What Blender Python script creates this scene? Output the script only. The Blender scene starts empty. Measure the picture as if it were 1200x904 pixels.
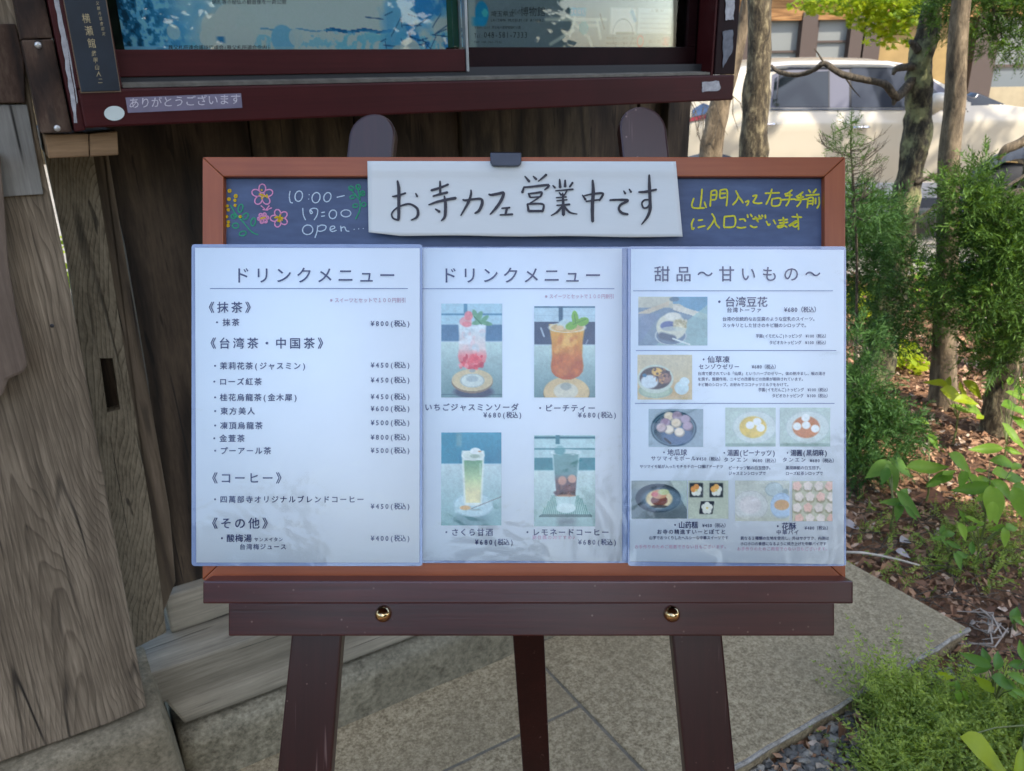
import bpy, math, random
import numpy as np
from mathutils import Vector, Matrix, Euler, noise as mnoise

# ---------------------------------------------------------------- camera, sky, sun, exposure
FPX, CX, CY = 950.0, 600.0, 452.0
PITCH = math.atan(367 / 950)
ROLL = math.radians(1.0)
CAMZ = 1.4
scene = bpy.context.scene
COL = scene.collection
RX = Vector((1, 0, 0)); UP = Vector((0, math.sin(PITCH), math.cos(PITCH))); FW = Vector((0, math.cos(PITCH), -math.sin(PITCH)))
c_, s_ = math.cos(ROLL), math.sin(ROLL)
RIGHT = RX * c_ - UP * s_
UPC = RX * s_ + UP * c_
CAM = Vector((0, 0, CAMZ))
cam = bpy.data.cameras.new('camera'); camo = bpy.data.objects.new('camera', cam); COL.objects.link(camo)
M = Matrix((RIGHT, UPC, -FW)).transposed().to_4x4(); M.translation = CAM
camo.matrix_world = M
cam.sensor_width = 36; cam.lens = FPX / 1200 * 36; cam.clip_end = 2000; cam.clip_start = .02
cam.dof.use_dof = True; cam.dof.focus_distance = .80; cam.dof.aperture_fstop = 17
scene.camera = camo

SUN_AZ, SUN_EL = 142.0, 50.0         # clockwise from straight ahead, elevation
SKY, SUN, EXPO = 0.15, 2.5, 1.56
w = bpy.data.worlds.new('World'); scene.world = w; w.use_nodes = True
nt = w.node_tree; nt.nodes.clear()
sk = nt.nodes.new('ShaderNodeTexSky'); sk.sky_type = 'NISHITA'; sk.sun_disc = False
sk.sun_elevation = math.radians(SUN_EL); sk.sun_rotation = math.radians(SUN_AZ)
sk.air_density = 1.0; sk.dust_density = 1.6; sk.ozone_density = 1.0
bg = nt.nodes.new('ShaderNodeBackground'); bg.inputs[1].default_value = SKY
wo = nt.nodes.new('ShaderNodeOutputWorld')
nt.links.new(sk.outputs[0], bg.inputs[0]); nt.links.new(bg.outputs[0], wo.inputs[0])
sl = bpy.data.lights.new('sun', 'SUN'); sl.energy = SUN; sl.angle = math.radians(.5); sl.color = (1, .93, .82)
so = bpy.data.objects.new('sun', sl); COL.objects.link(so)
az, el = math.radians(SUN_AZ), math.radians(SUN_EL)
TOSUN = Vector((math.sin(az) * math.cos(el), math.cos(az) * math.cos(el), math.sin(el)))
so.rotation_euler = TOSUN.to_track_quat('Z', 'Y').to_euler(); so.location = (3, -3, 8)
scene.view_settings.view_transform = 'Standard'; scene.view_settings.look = 'None'
scene.view_settings.exposure = EXPO; scene.view_settings.gamma = 1
scene.render.engine = 'CYCLES'
scene.cycles.max_bounces = 6; scene.cycles.transparent_max_bounces = 12
rnd = random.Random(7); nr = np.random.default_rng(7)

# ---------------------------------------------------------------- frames: the easel's, the wall's, the world's
def ray(px, py):
    return (RIGHT * ((px - CX) / FPX) + UPC * (-(py - CY) / FPX) + FW)
ED = .766
E = M.copy(); E.translation = CAM + FW * ED
def ep(px, py, dz=0.0):              # a point of the easel's frame
    k = (ED - dz) / FPX
    return Vector(((px - CX) * k, -(py - CY) * k, dz))
UD = Vector((.857, .515, 0)).normalized(); VD = Vector((-UD.y, UD.x, 0))
W = Matrix((UD, VD, Vector((0, 0, 1)))).transposed().to_4x4()
I4 = Matrix.Identity(4)
def wp(px, py, v):                   # on the vertical plane v of the wall's frame
    r = ray(px, py); t = v / r.dot(VD); p = CAM + r * t
    return Vector((p.dot(UD), v, p.z))
def gp(px, py, z=0.0):               # on a horizontal plane, world
    r = ray(px, py); t = (z - CAMZ) / r.z
    return CAM + r * t
def yp(px, py, y):                   # on a plane of constant world y
    r = ray(px, py); t = y / r.y
    return CAM + r * t

# ---------------------------------------------------------------- object helpers
def setp(o, label=None, cat=None, group=None, kind=None):
    if label: o['label'] = label
    if cat: o['category'] = cat
    if group: o['group'] = group
    if kind: o['kind'] = kind
    return o
def empty(name, loc, label, cat, group=None, frame=None):
    o = bpy.data.objects.new(name, None); COL.objects.link(o); o.empty_display_size = .1
    m = (frame or I4).copy(); m.translation = Vector(loc)
    o.matrix_world = m
    return setp(o, label, cat, group)
MW = {}
def wm(o):
    return MW.get(o.name, None) or o.matrix_world
def link(name, me, frame, parent=None):
    o = bpy.data.objects.new(name, me); COL.objects.link(o)
    if parent is not None:
        o.parent = parent
        pm = MW[parent.name] if parent.name in MW else parent.matrix_basis.copy()
        o.matrix_basis = pm.inverted() @ frame
    else:
        o.matrix_basis = frame
    MW[o.name] = frame.copy()
    return o
class MB:
    """collects geometry in a frame; builds one mesh object whose origin is at its base"""
    def __init__(s): s.v = []; s.f = []; s.m = []
    def add(s, vs, fs, mi=0):
        b = len(s.v); s.v += [Vector(q) for q in vs]; s.f += [[b + i for i in f] for f in fs]; s.m += [mi] * len(fs); return s
    def box(s, a, b, mi=0):
        (x0, y0, z0), (x1, y1, z1) = a, b
        vs = [(x0,y0,z0),(x1,y0,z0),(x1,y1,z0),(x0,y1,z0),(x0,y0,z1),(x1,y0,z1),(x1,y1,z1),(x0,y1,z1)]
        return s.add(vs, [[0,3,2,1],[4,5,6,7],[0,1,5,4],[1,2,6,5],[2,3,7,6],[3,0,4,7]], mi)
    def prism(s, poly, d, mi=0, side=None):       # extrude a planar polygon by the vector d
        n = len(poly); P = [Vector(q) for q in poly]; d = Vector(d)
        fs = [list(range(n)), list(range(2*n-1, n-1, -1))] + [[(i+1)%n, i, n+i, n+(i+1)%n] for i in range(n)]
        b = len(s.v); s.v += P + [q + d for q in P]
        for k, f in enumerate(fs):
            s.f.append([b + i for i in f]); s.m.append(mi if (side is None or k < 2) else side)
        return s
    def tube(s, pts, rs, n=10, mi=0, cap=True, wob=0.0, seed=0):
        P = [Vector(q) for q in pts]; rings = []
        b = len(s.v)
        t0 = (P[1] - P[0]).normalized(); a = t0.orthogonal().normalized()
        for i, p in enumerate(P):
            t = (P[min(i+1, len(P)-1)] - P[max(i-1, 0)]).normalized()
            a = (a - t * a.dot(t)).normalized(); c = t.cross(a)
            for k in range(n):
                th = 2*math.pi*k/n; dirv = a*math.cos(th) + c*math.sin(th)
                r = rs[i] if hasattr(rs, '__len__') else rs
                if wob: r *= 1 + wob * mnoise.noise(Vector((p.x*9+seed, p.y*9, p.z*9)) + dirv*1.3) + wob*.6*mnoise.noise(Vector((p.x*30+seed, p.y*30, p.z*22)) + dirv*3)
                s.v.append(p + dirv * r)
        for i in range(len(P)-1):
            for k in range(n):
                s.f.append([b+i*n+k, b+i*n+(k+1)%n, b+(i+1)*n+(k+1)%n, b+(i+1)*n+k]); s.m.append(mi)
        if cap:
            s.f.append([b+k for k in range(n)][::-1]); s.m.append(mi)
            s.f.append([b+(len(P)-1)*n+k for k in range(n)]); s.m.append(mi)
        return s
    def lathe(s, c, axis, prof, n=24, mi=0):      # prof: (radius, height) along axis
        ax = Vector(axis).normalized(); a = ax.orthogonal().normalized(); d = ax.cross(a); b = len(s.v)
        for r, h in prof:
            for k in range(n):
                th = 2*math.pi*k/n; s.v.append(Vector(c) + ax*h + (a*math.cos(th)+d*math.sin(th))*r)
        for i in range(len(prof)-1):
            for k in range(n):
                s.f.append([b+i*n+k, b+i*n+(k+1)%n, b+(i+1)*n+(k+1)%n, b+(i+1)*n+k]); s.m.append(mi)
        s.f.append([b+k for k in range(n)][::-1]); s.m.append(mi)
        s.f.append([b+(len(prof)-1)*n+k for k in range(n)]); s.m.append(mi)
        return s
    def build(s, name, mats, frame=I4, parent=None, bevel=0, seg=2, smooth=False, origin=None):
        V = s.v
        if origin is None:
            lo = Vector([min(q[i] for q in V) for i in range(3)]); hi = Vector([max(q[i] for q in V) for i in range(3)])
            wz = [(frame @ q).z for q in V]
            o = (lo + hi) / 2
            if parent is None and frame is not E: o.z = lo.z
        else: o = Vector(origin)
        me = bpy.data.meshes.new(name)
        me.from_pydata([q - o for q in V], [], s.f)
        if not isinstance(mats, (list, tuple)): mats = [mats]
        for m in mats: me.materials.append(m)
        for p, mi in zip(me.polygons, s.m): p.material_index = mi; p.use_smooth = smooth
        me.validate(); me.update()
        import bmesh
        bm = bmesh.new(); bm.from_mesh(me); bmesh.ops.recalc_face_normals(bm, faces=bm.faces)
        if bevel:
            es = [e for e in bm.edges if len(e.link_faces) == 2 and e.calc_face_angle(0) > .5]
            bmesh.ops.bevel(bm, geom=es, offset=bevel, segments=seg, affect='EDGES', clamp_overlap=True, profile=.6)
        bm.to_mesh(me); bm.free()
        fr = frame @ Matrix.Translation(o)
        return link(name, me, fr, parent)
def npmesh(name, V, F, mats, frame=I4, parent=None, smooth=False, tint=None, rgb=None, mi=None, base=True):
    """V (n,3), F (m,k) arrays -> one object; tint per vertex scalar, rgb per vertex colour"""
    V = np.asarray(V, float); F = np.asarray(F, np.int32)
    o = (V.min(0) + V.max(0)) / 2
    if base: o[2] = V[:, 2].min()
    me = bpy.data.meshes.new(name)
    me.vertices.add(len(V)); me.vertices.foreach_set('co', (V - o).ravel().astype(np.float32))
    k = F.shape[1]
    me.loops.add(F.size); me.loops.foreach_set('vertex_index', F.ravel())
    me.polygons.add(len(F)); me.polygons.foreach_set('loop_start', np.arange(0, F.size, k, dtype=np.int32))
    try: me.polygons.foreach_set('loop_total', np.full(len(F), k, np.int32))
    except Exception: pass
    if not isinstance(mats, (list, tuple)): mats = [mats]
    for m in mats: me.materials.append(m)
    if mi is not None: me.polygons.foreach_set('material_index', np.asarray(mi, np.int32))
    me.polygons.foreach_set('use_smooth', np.full(len(F), smooth))
    if tint is not None:
        at = me.attributes.new('tint', 'FLOAT', 'POINT'); at.data.foreach_set('value', np.asarray(tint, np.float32))
    if rgb is not None:
        at = me.attributes.new('print', 'FLOAT_COLOR', 'POINT')
        a = np.ones((len(V), 4), np.float32); a[:, :3] = rgb; at.data.foreach_set('color', a.ravel())
    me.update(calc_edges=True)
    return link(name, me, frame @ Matrix.Translation(Vector(o)), parent)

# ---------------------------------------------------------------- materials
def lin(r, g, b): 
    f = lambda c: (c/12.92 if c <= .04045 else ((c+.055)/1.055)**2.4)
    return (f(r/255), f(g/255), f(b/255))
class Mat:
    def __init__(s, name):
        s.m = bpy.data.materials.new(name); s.m.use_nodes = True; s.t = s.m.node_tree
        s.b = s.t.nodes['Principled BSDF']; s.out = s.t.nodes['Material Output']
    def n(s, typ, **kw):
        x = s.t.nodes.new(typ)
        for k, v in kw.items():
            if k in x.inputs and not hasattr(x, k): x.inputs[k].default_value = v
            else: setattr(x, k, v)
        return x
    def l(s, a, b): s.t.links.new(a, b)
    def noise(s, vec, scale, detail=4, rough=.6, dist=0):
        x = s.n('ShaderNodeTexNoise'); x.inputs['Scale'].default_value = scale; x.inputs['Detail'].default_value = detail
        x.inputs['Roughness'].default_value = rough; x.inputs['Distortion'].default_value = dist
        if vec: s.l(vec, x.inputs['Vector'])
        return x.outputs[0]
    def ramp(s, fac, stops, interp='LINEAR'):
        x = s.n('ShaderNodeValToRGB'); s.l(fac, x.inputs[0]); cr = x.color_ramp; cr.interpolation = interp
        while len(cr.elements) < len(stops): cr.elements.new(.5)
        for e, (p, c) in zip(cr.elements, stops):
            e.position = p; e.color = (*c, 1) if hasattr(c, '__len__') else (c, c, c, 1)
        return x.outputs[0]
    def mix(s, fac, a, b, mode='MIX'):
        x = s.n('ShaderNodeMix'); x.data_type = 'RGBA'; x.blend_type = mode
        for i, v in ((0, fac), (6, a), (7, b)):
            if hasattr(v, 'links') or hasattr(v, 'is_linked'): s.l(v, x.inputs[i])
            elif i == 0: x.inputs[0].default_value = v
            else: x.inputs[i].default_value = (*v, 1)
        return x.outputs[2]
    def math(s, op, a, b=None, c=None):
        x = s.n('ShaderNodeMath'); x.operation = op
        for i, v in enumerate((a, b, c)):
            if v is None: continue
            if hasattr(v, 'is_linked'): s.l(v, x.inputs[i])
            else: x.inputs[i].default_value = v
        return x.outputs[0]
    def coord(s, scale=(1,1,1), rot=(0,0,0), loc=(0,0,0)):
        tc = s.n('ShaderNodeTexCoord'); mp = s.n('ShaderNodeMapping')
        mp.inputs['Scale'].default_value = scale; mp.inputs['Rotation'].default_value = rot; mp.inputs['Location'].default_value = loc
        s.l(tc.outputs['Object'], mp.inputs[0]); return mp.outputs[0]
    def bump(s, h, strength=.3, dist=.002):
        x = s.n('ShaderNodeBump'); x.inputs['Strength'].default_value = strength; x.inputs['Distance'].default_value = dist
        s.l(h, x.inputs['Height']); s.l(x.outputs[0], s.b.inputs['Normal']); return x
    def set(s, **kw):
        for k, v in kw.items():
            i = s.b.inputs[k.replace('_', ' ')]
            if hasattr(v, 'is_linked'): s.l(v, i)
            elif hasattr(v, '__len__'): i.default_value = (*v, 1)[:4]
            else: i.default_value = v
        return s
def plain(name, col, rough=.5, metal=0, spec=.5, nz=None, **kw):
    m = Mat(name)
    if nz:
        v = m.coord(); f = m.noise(v, nz[0], 5, .6)
        m.set(Base_Color=m.ramp(f, [(.3, tuple(c*(1-nz[1]) for c in col)), (.7, tuple(min(1, c*(1+nz[1])) for c in col))]))
    else: m.set(Base_Color=col)
    m.set(Roughness=rough, Metallic=metal); m.b.inputs['Specular IOR Level'].default_value = spec
    for k, v_ in kw.items(): m.b.inputs[k.replace('_', ' ')].default_value = v_
    return m.m
def wood(name, cols, axis='Z', ring=9.0, fine=220, along=.07, rough=.75, bump=.5, seed=0, field=2.0, crack=.5, coat=0, dirt=None, tilt=0.0, spec=.3, ringamp=1.0, specks=0):
    """weathered wood: contour lines of a stretched noise give the growth rings, fine stretched noise the fibre"""
    m = Mat(name); k = {'X': (along, 1, 1), 'Y': (1, along, 1), 'Z': (1, 1, along)}[axis]
    base = m.coord(rot=(0, tilt, 0), loc=(seed, seed*.7, seed*.3))
    mp = m.n('ShaderNodeMapping'); mp.inputs['Scale'].default_value = k; m.l(base, mp.inputs[0]); v = mp.outputs[0]
    f = m.noise(v, field*2, 2, .45)
    rings = m.math('SINE', m.math('MULTIPLY', f, ring*12))
    rings = m.math('MULTIPLY_ADD', rings, .5, .5)
    rings = m.math('POWER', rings, 2.2)
    fib = m.noise(v, fine, 4, .65); fib2 = m.noise(v, fine*.22, 4, .6)
    blot = m.noise(m.coord(loc=(seed,0,0)), 5, 5, .65)
    a = m.math('MULTIPLY', rings, .34*ringamp)
    val = m.math('ADD', m.math('MULTIPLY', fib, .45), m.math('ADD', m.math('MULTIPLY', fib2, .45), m.math('SUBTRACT', .12, a)))
    col = m.ramp(val, [(.18, cols[0]), (.45, cols[1]), (.75, cols[2])])
    col = m.mix(m.ramp(blot, [(.35, 0.0), (.7, .55)]), col, tuple(c*.62 for c in cols[1]))
    ck = m.noise(v, fine*.35, 2, .5, .4)
    ckm = m.ramp(ck, [(.27, 0.0), (.33, 1.0)])
    col = m.mix(m.math('MULTIPLY', m.math('SUBTRACT', 1.0, ckm), crack), col, tuple(c*.25 for c in cols[0]))
    if crack >= .5:
        sk_ = tuple(.05 if q < 1 else 1 for q in k)
        lc = m.noise(m.coord(scale=sk_, loc=(seed, 4, 2)), 15, 1, .4, .1)
        lcm = m.ramp(m.math('ABSOLUTE', m.math('SUBTRACT', lc, .5)), [(.0, 0.0), (.004, .15), (.011, 1.0)])
        gate = m.ramp(m.noise(m.coord(loc=(seed, 7, 1)), 5, 2), [(.48, 0.0), (.6, 1.0)])
        col = m.mix(m.math('MULTIPLY', m.math('SUBTRACT', 1.0, lcm), gate), col, (.012, .010, .008))
    if dirt:
        d = m.noise(m.coord(scale=(1,1,.5)), 7, 6, .7)
        col = m.mix(m.ramp(d, [(.45, 0.0), (.62, .7)]), col, dirt)
    if specks:
        vo = m.n('ShaderNodeTexVoronoi'); vo.inputs['Scale'].default_value = 95; m.l(m.coord(), vo.inputs['Vector'])
        on = m.ramp(m.noise(m.coord(), 14, 2), [(.5, 0.0), (.6, 1.0)])
        dot = m.math('MULTIPLY', m.ramp(vo.outputs['Distance'], [(.05, 1.0), (.12, 0.0)]), on)
        scuff = m.ramp(m.noise(v, 70, 3, .7), [(.66, 0.0), (.72, .5)])
        col = m.mix(m.math('MAXIMUM', m.math('MULTIPLY', dot, .6), scuff), col, lin(150,120,110))
    m.set(Base_Color=col, Roughness=rough); m.b.inputs['Specular IOR Level'].default_value = spec
    if coat: m.b.inputs['Coat Weight'].default_value = coat; m.b.inputs['Coat Roughness'].default_value = .22; m.b.inputs['Coat IOR'].default_value = 1.6
    h = m.math('ADD', m.math('MULTIPLY', fib, .5), m.math('ADD', m.math('MULTIPLY', ckm, .8*crack), m.math('MULTIPLY', rings, -.35)))
    m.bump(h, bump, .0012)
    return m.m
def archwood(name, cols, xc, zc, seed=0, K=60.0, zk=.55, freq=9.5, skew=.10, lw=.16, along=.045, nz=.35):
    m = Mat(name); tc = m.n('ShaderNodeTexCoord'); sp = m.n('ShaderNodeSeparateXYZ'); m.l(tc.outputs['Object'], sp.inputs[0])
    wv = m.noise(m.coord(scale=(1, 1, .3), loc=(seed, 0, 0)), 7, 3, .5)
    dx = m.math('ADD', m.math('SUBTRACT', sp.outputs[0], xc), m.math('MULTIPLY_ADD', wv, .10, -.05))
    dx = m.math('ADD', dx, m.math('MULTIPLY', sp.outputs[2], skew))
    ar = m.math('SQRT', m.math('ADD', m.math('MULTIPLY', m.math('MULTIPLY', dx, dx), K), .015))
    t = m.math('ADD', ar, m.math('MULTIPLY_ADD', sp.outputs[2], zk, m.math('MULTIPLY', wv, nz)))
    r = m.math('FRACT', m.math('MULTIPLY', t, freq)); line = m.ramp(r, [(0, .2), (.10, 1.0), (.8, .75), (1.0, .3)])
    sc = m.coord(scale=(1, 1, along), loc=(seed, 0, 0)); fib = m.noise(sc, 240, 4, .65); fib2 = m.noise(sc, 46, 4, .65)
    big = m.noise(m.coord(loc=(seed, 2, 0)), 4, 4, .6)
    val = m.math('ADD', m.math('MULTIPLY', fib, .4), m.math('ADD', m.math('MULTIPLY', fib2, .35), m.math('MULTIPLY_ADD', line, lw, m.math('MULTIPLY_ADD', big, .25, -.10))))
    col = m.ramp(val, [(.28, cols[0]), (.5, cols[1]), (.72, cols[2])])
    ck = m.ramp(m.noise(sc, 60, 2, .5, .3), [(.27, 0.0), (.33, 1.0)])
    col = m.mix(m.math('MULTIPLY', m.math('SUBTRACT', 1.0, ck), .75), col, (.02, .016, .012))
    lc = m.noise(m.coord(scale=(1, 1, .05), loc=(seed, 4, 0)), 17, 1, .4, .1)
    lcm = m.ramp(m.math('ABSOLUTE', m.math('SUBTRACT', lc, .5)), [(.0, 0.0), (.004, .15), (.012, 1.0)])
    gate = m.ramp(m.noise(m.coord(scale=(1, 1, .4), loc=(seed, 7, 0)), 6, 2), [(.48, 0.0), (.6, 1.0)])
    lck = m.math('MULTIPLY', m.math('SUBTRACT', 1.0, lcm), gate); col = m.mix(lck, col, (.012, .010, .008))
    fresh = m.ramp(m.math('MULTIPLY_ADD', big, .6, m.math('MULTIPLY', sp.outputs[2], -.55)), [(.25, 0.0), (.75, .45)])
    m.set(Base_Color=col, Roughness=.82); m.b.inputs['Specular IOR Level'].default_value = .25
    m.bump(m.math('ADD', m.math('MULTIPLY', fib, .5), m.math('ADD', m.math('MULTIPLY', ck, .7), m.math('SUBTRACT', m.math('MULTIPLY', line, .5), m.math('MULTIPLY', lck, 2.0)))), .8, .0014)
    return m.m
def leafmat(name, c1, c2, trans=.35, rough=.5, edge=None):
    m = Mat(name); a = m.n('ShaderNodeAttribute'); a.attribute_name = 'tint'
    oi = m.n('ShaderNodeObjectInfo')
    f = m.math('FRACT', m.math('ADD', a.outputs['Fac'], m.math('MULTIPLY', oi.outputs['Random'], .999)))
    nz = m.noise(m.coord(), 14, 3); f2 = m.math('ADD', m.math('MULTIPLY', f, .7), m.math('MULTIPLY', nz, .3))
    col = m.ramp(f2, [(.1, c1), (.85, c2)])
    m.set(Base_Color=col, Roughness=rough); m.b.inputs['Specular IOR Level'].default_value = .22
    tr = m.n('ShaderNodeBsdfTranslucent'); mx = m.n('ShaderNodeMixShader'); mx.inputs[0].default_value = trans
    g = m.mix(1.0, col, (1.5, 1.35, .5), 'MULTIPLY'); m.l(g, tr.inputs[0])
    m.l(m.b.outputs[0], mx.inputs[1]); m.l(tr.outputs[0], mx.inputs[2]); m.l(mx.outputs[0], m.out.inputs[0])
    return m.m

MT = {}
# weathered grey-brown gate timber
MT['post'] = archwood('weathered_post_wood', [lin(52,45,36), lin(108,96,79), lin(158,143,121)], .05, 0, 3.1, K=42.0, zk=.5, freq=21, skew=0, lw=.15, nz=.22)
MT['board2'] = archwood('diagonal_grain_wood', [lin(50,44,34), lin(98,89,72), lin(140,129,108)], -.35, 0, 9, K=14.0, zk=-.9, freq=36, skew=.0, lw=.26, along=.3, nz=.12)
MT['batten'] = wood('batten_wood', [lin(60,50,39), lin(98,85,68), lin(128,112,94)], 'Z', ring=4, seed=5, bump=.5)
MT['darkplank'] = wood('dark_plank_wood', [lin(30,24,18), lin(62,51,39), lin(98,83,65)], 'Z', ring=5, along=.11, field=2.2, seed=12, bump=.5, crack=.6)
MT['darkplank2'] = wood('dark_plank_wood_b', [lin(36,29,21), lin(70,59,44), lin(108,94,72)], 'Z', ring=6, along=.16, field=2.6, seed=22, bump=.5, crack=.6)
MT['sill'] = wood('grey_sill_wood', [lin(80,74,61), lin(130,123,106), lin(170,161,141)], 'X', ring=3, along=.05, seed=4, bump=.6, crack=.6, ringamp=.6)
MT['block'] = wood('bracket_wood', [lin(70,52,34), lin(120,94,66), lin(156,126,92)], 'X', ring=6, seed=7, bump=.4)
MT['plate'] = wood('stained_plate_wood', [lin(36,26,20), lin(70,52,40), lin(112,94,78)], 'Z', ring=3, along=.3, seed=17, bump=.4, field=4)
MT['patch'] = wood('silver_patch_wood', [lin(70,68,62), lin(118,116,108), lin(156,154,146)], 'Z', ring=3, seed=2, bump=.7, crack=.9, fine=180)
MT['carved'] = wood('carved_board_wood', [lin(60,50,42), lin(98,84,72), lin(130,114,98)], 'Z', ring=3, seed=6, bump=.5)
MT['rafter'] = wood('rafter_wood', [lin(50,42,32), lin(84,70,54), lin(110,94,72)], 'Y', seed=8)
# stained easel, orange-brown board frame
MT['easel'] = wood('dark_stained_easel_wood', [lin(28,8,7), lin(44,13,11), lin(62,24,20)], 'Y', ring=2, along=.05, rough=.36, bump=.2, crack=.15, ringamp=.4, spec=.32, specks=1, coat=.36)
MT['easelx'] = wood('dark_stained_rail_wood', [lin(34,8,8), lin(56,14,14), lin(86,30,28)], 'X', ring=2, along=.04, rough=.3, bump=.22, crack=.18, ringamp=.4, spec=.4, specks=1, coat=.36)
MT['framex'] = wood('orange_frame_wood', [lin(124,54,22), lin(149,73,31), lin(172,92,46)], 'X', ring=2.2, along=.05, rough=.42, bump=.08, crack=.05, ringamp=.35, spec=.4, coat=.15)
MT['framey'] = wood('orange_frame_wood_upright', [lin(124,54,22), lin(149,73,31), lin(172,92,46)], 'Y', ring=2.2, along=.05, rough=.42, bump=.08, crack=.05, ringamp=.35, spec=.4, coat=.15)
def chalkboard():
    m = Mat('blue_black_chalkboard'); v = m.coord()
    a = m.noise(m.coord(scale=(1, 3.5, 1), rot=(0, 0, .15)), 9, 5, .65); b = m.noise(v, 600, 2)
    d = m.ramp(a, [(.35, lin(48,62,92)), (.62, lin(72,88,120)), (.8, lin(98,112,138))])
    m.set(Base_Color=d, Roughness=.5); m.bump(b, .06, .0004); return m.m
MT['chalkboard'] = chalkboard()
def printmat(name, gloss=.12):
    m = Mat(name); a = m.n('ShaderNodeAttribute'); a.attribute_name = 'print'
    m.set(Base_Color=a.outputs['Color'], Roughness=.5); m.b.inputs['Specular IOR Level'].default_value = .25; return m.m
MT['print'] = printmat('printed_picture')
MT['paper'] = plain('menu_paper', (.84, .91, .94), .6, spec=.2)
MT['ink'] = plain('navy_print_ink', lin(32,44,92), .5, spec=.3)
MT['inkred'] = plain('pale_red_print_ink', lin(196,160,176), .5, spec=.3)
MT['inkline'] = plain('grey_blue_line_ink', lin(110,125,160), .5, spec=.3)
def film():
    m = Mat('clear_laminate_film')
    v = m.coord(); a = m.noise(v, 14, 3, .55, .6); b = m.noise(v, 150, 3, .6); c = m.noise(v, 4, 2, .5)
    msk = m.ramp(m.noise(v, 9, 2), [(.45, .12), (.68, 1.0)])
    h = m.math('ADD', m.math('MULTIPLY', a, 1.0), m.math('ADD', m.math('MULTIPLY', m.math('MULTIPLY', b, msk), .09), m.math('MULTIPLY', c, 2.2)))
    bp = m.n('ShaderNodeBump'); bp.inputs['Strength'].default_value = .8; bp.inputs['Distance'].default_value = .0030; m.l(h, bp.inputs['Height'])
    fr = m.n('ShaderNodeFresnel'); fr.inputs[0].default_value = 1.6; m.l(bp.outputs[0], fr.inputs['Normal'])
    gl = m.n('ShaderNodeBsdfGlossy'); gl.inputs['Roughness'].default_value = .07; m.l(bp.outputs[0], gl.inputs['Normal'])
    tr = m.n('ShaderNodeBsdfTransparent'); tr.inputs[0].default_value = (1, 1, 1, 1)
    mx = m.n('ShaderNodeMixShader'); m.l(m.math('MINIMUM', m.math('MULTIPLY', fr.outputs[0], 1.15), .3), mx.inputs[0]); m.l(tr.outputs[0], mx.inputs[1]); m.l(gl.outputs[0], mx.inputs[2])
    m.l(mx.outputs[0], m.out.inputs[0]); return m.m
MT['film'] = film()
def seal():
    m = Mat('milky_sealed_film_edge'); m.set(Base_Color=lin(168,184,214), Roughness=.12)
    tr = m.n('ShaderNodeBsdfTransparent'); tr.inputs[0].default_value = (.8, .88, 1, 1); mx = m.n('ShaderNodeMixShader'); mx.inputs[0].default_value = .55
    m.l(tr.outputs[0], mx.inputs[1]); m.l(m.b.outputs[0], mx.inputs[2]); m.l(mx.outputs[0], m.out.inputs[0]); return m.m
MT['seal'] = seal()
def bannerpaper():
    m = Mat('creased_white_paper'); a = m.noise(m.coord(scale=(.35, 1, 1)), 22, 5, .55); b = m.noise(m.coord(), 8, 2)
    m.set(Base_Color=(.64, .65, .62), Roughness=.7); m.b.inputs['Specular IOR Level'].default_value = .2
    m.bump(m.math('ADD', m.math('MULTIPLY', a, .4), b), .5, .006); return m.m
MT['banner'] = bannerpaper()
MT['blackink'] = plain('black_marker_ink', (.018, .016, .024), .4, spec=.4)
for nme, c in {'chalk_white': (200,215,225), 'chalk_yellow': (214,206,52), 'chalk_gold': (214,178,20), 'chalk_pink': (226,150,186), 'chalk_green': (50,160,110)}.items():
    m = Mat(nme); v = m.coord(); a = m.noise(v, 900, 2)
    m.set(Base_Color=m.ramp(a, [(.3, tuple(x*.65 for x in lin(*c))), (.6, lin(*c))]), Roughness=.9); MT[nme] = m.m
MT['clip'] = plain('dark_magnet_plastic', lin(44,52,66), .35, nz=(60, .2))
MT['brass'] = plain('polished_brass', lin(222,190,142), .14, metal=1)
# noticeboard
MT['maroon'] = wood('maroon_coated_aluminium', [lin(42,9,10), lin(56,13,14), lin(70,22,22)], 'X', ring=1, along=.03, rough=.5, bump=.1, crack=.05, ringamp=.1, spec=.22)
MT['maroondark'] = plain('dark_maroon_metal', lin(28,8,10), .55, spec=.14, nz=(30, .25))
MT['track'] = plain('dusty_aluminium_track', lin(96,92,84), .5, metal=.4, nz=(50, .3))
MT['alu'] = plain('bare_aluminium', lin(160,165,170), .3, metal=.8, nz=(40, .1))
MT['rubber'] = plain('black_gasket', (.02,.02,.022), .6)
MT['backing'] = plain('noticeboard_backing', lin(50,60,58), .8, nz=(12, .2))
MT['plaque'] = plain('blue_black_plaque', lin(24,34,44), .4, nz=(16, .35))
MT['bronze'] = plain('dull_bronze_edge', lin(120,100,80), .5, metal=.3)
MT['goldink'] = plain('worn_gold_lettering', lin(165,150,112), .6, nz=(120, .4))
MT['tape'] = plain('faded_label_tape', lin(112,106,124), .5, nz=(30, .15))
MT['tapeink'] = plain('worn_label_lettering', lin(196,190,196), .6, nz=(200, .25))
MT['sticker'] = plain('pale_oval_sticker', lin(190,200,194), .5, nz=(40, .05))
MT['peel'] = plain('peeled_tape_residue', lin(160,160,162), .7, nz=(90, .35))
MT['screw'] = plain('zinc_screw', lin(190,190,186), .35, metal=.7)
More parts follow.
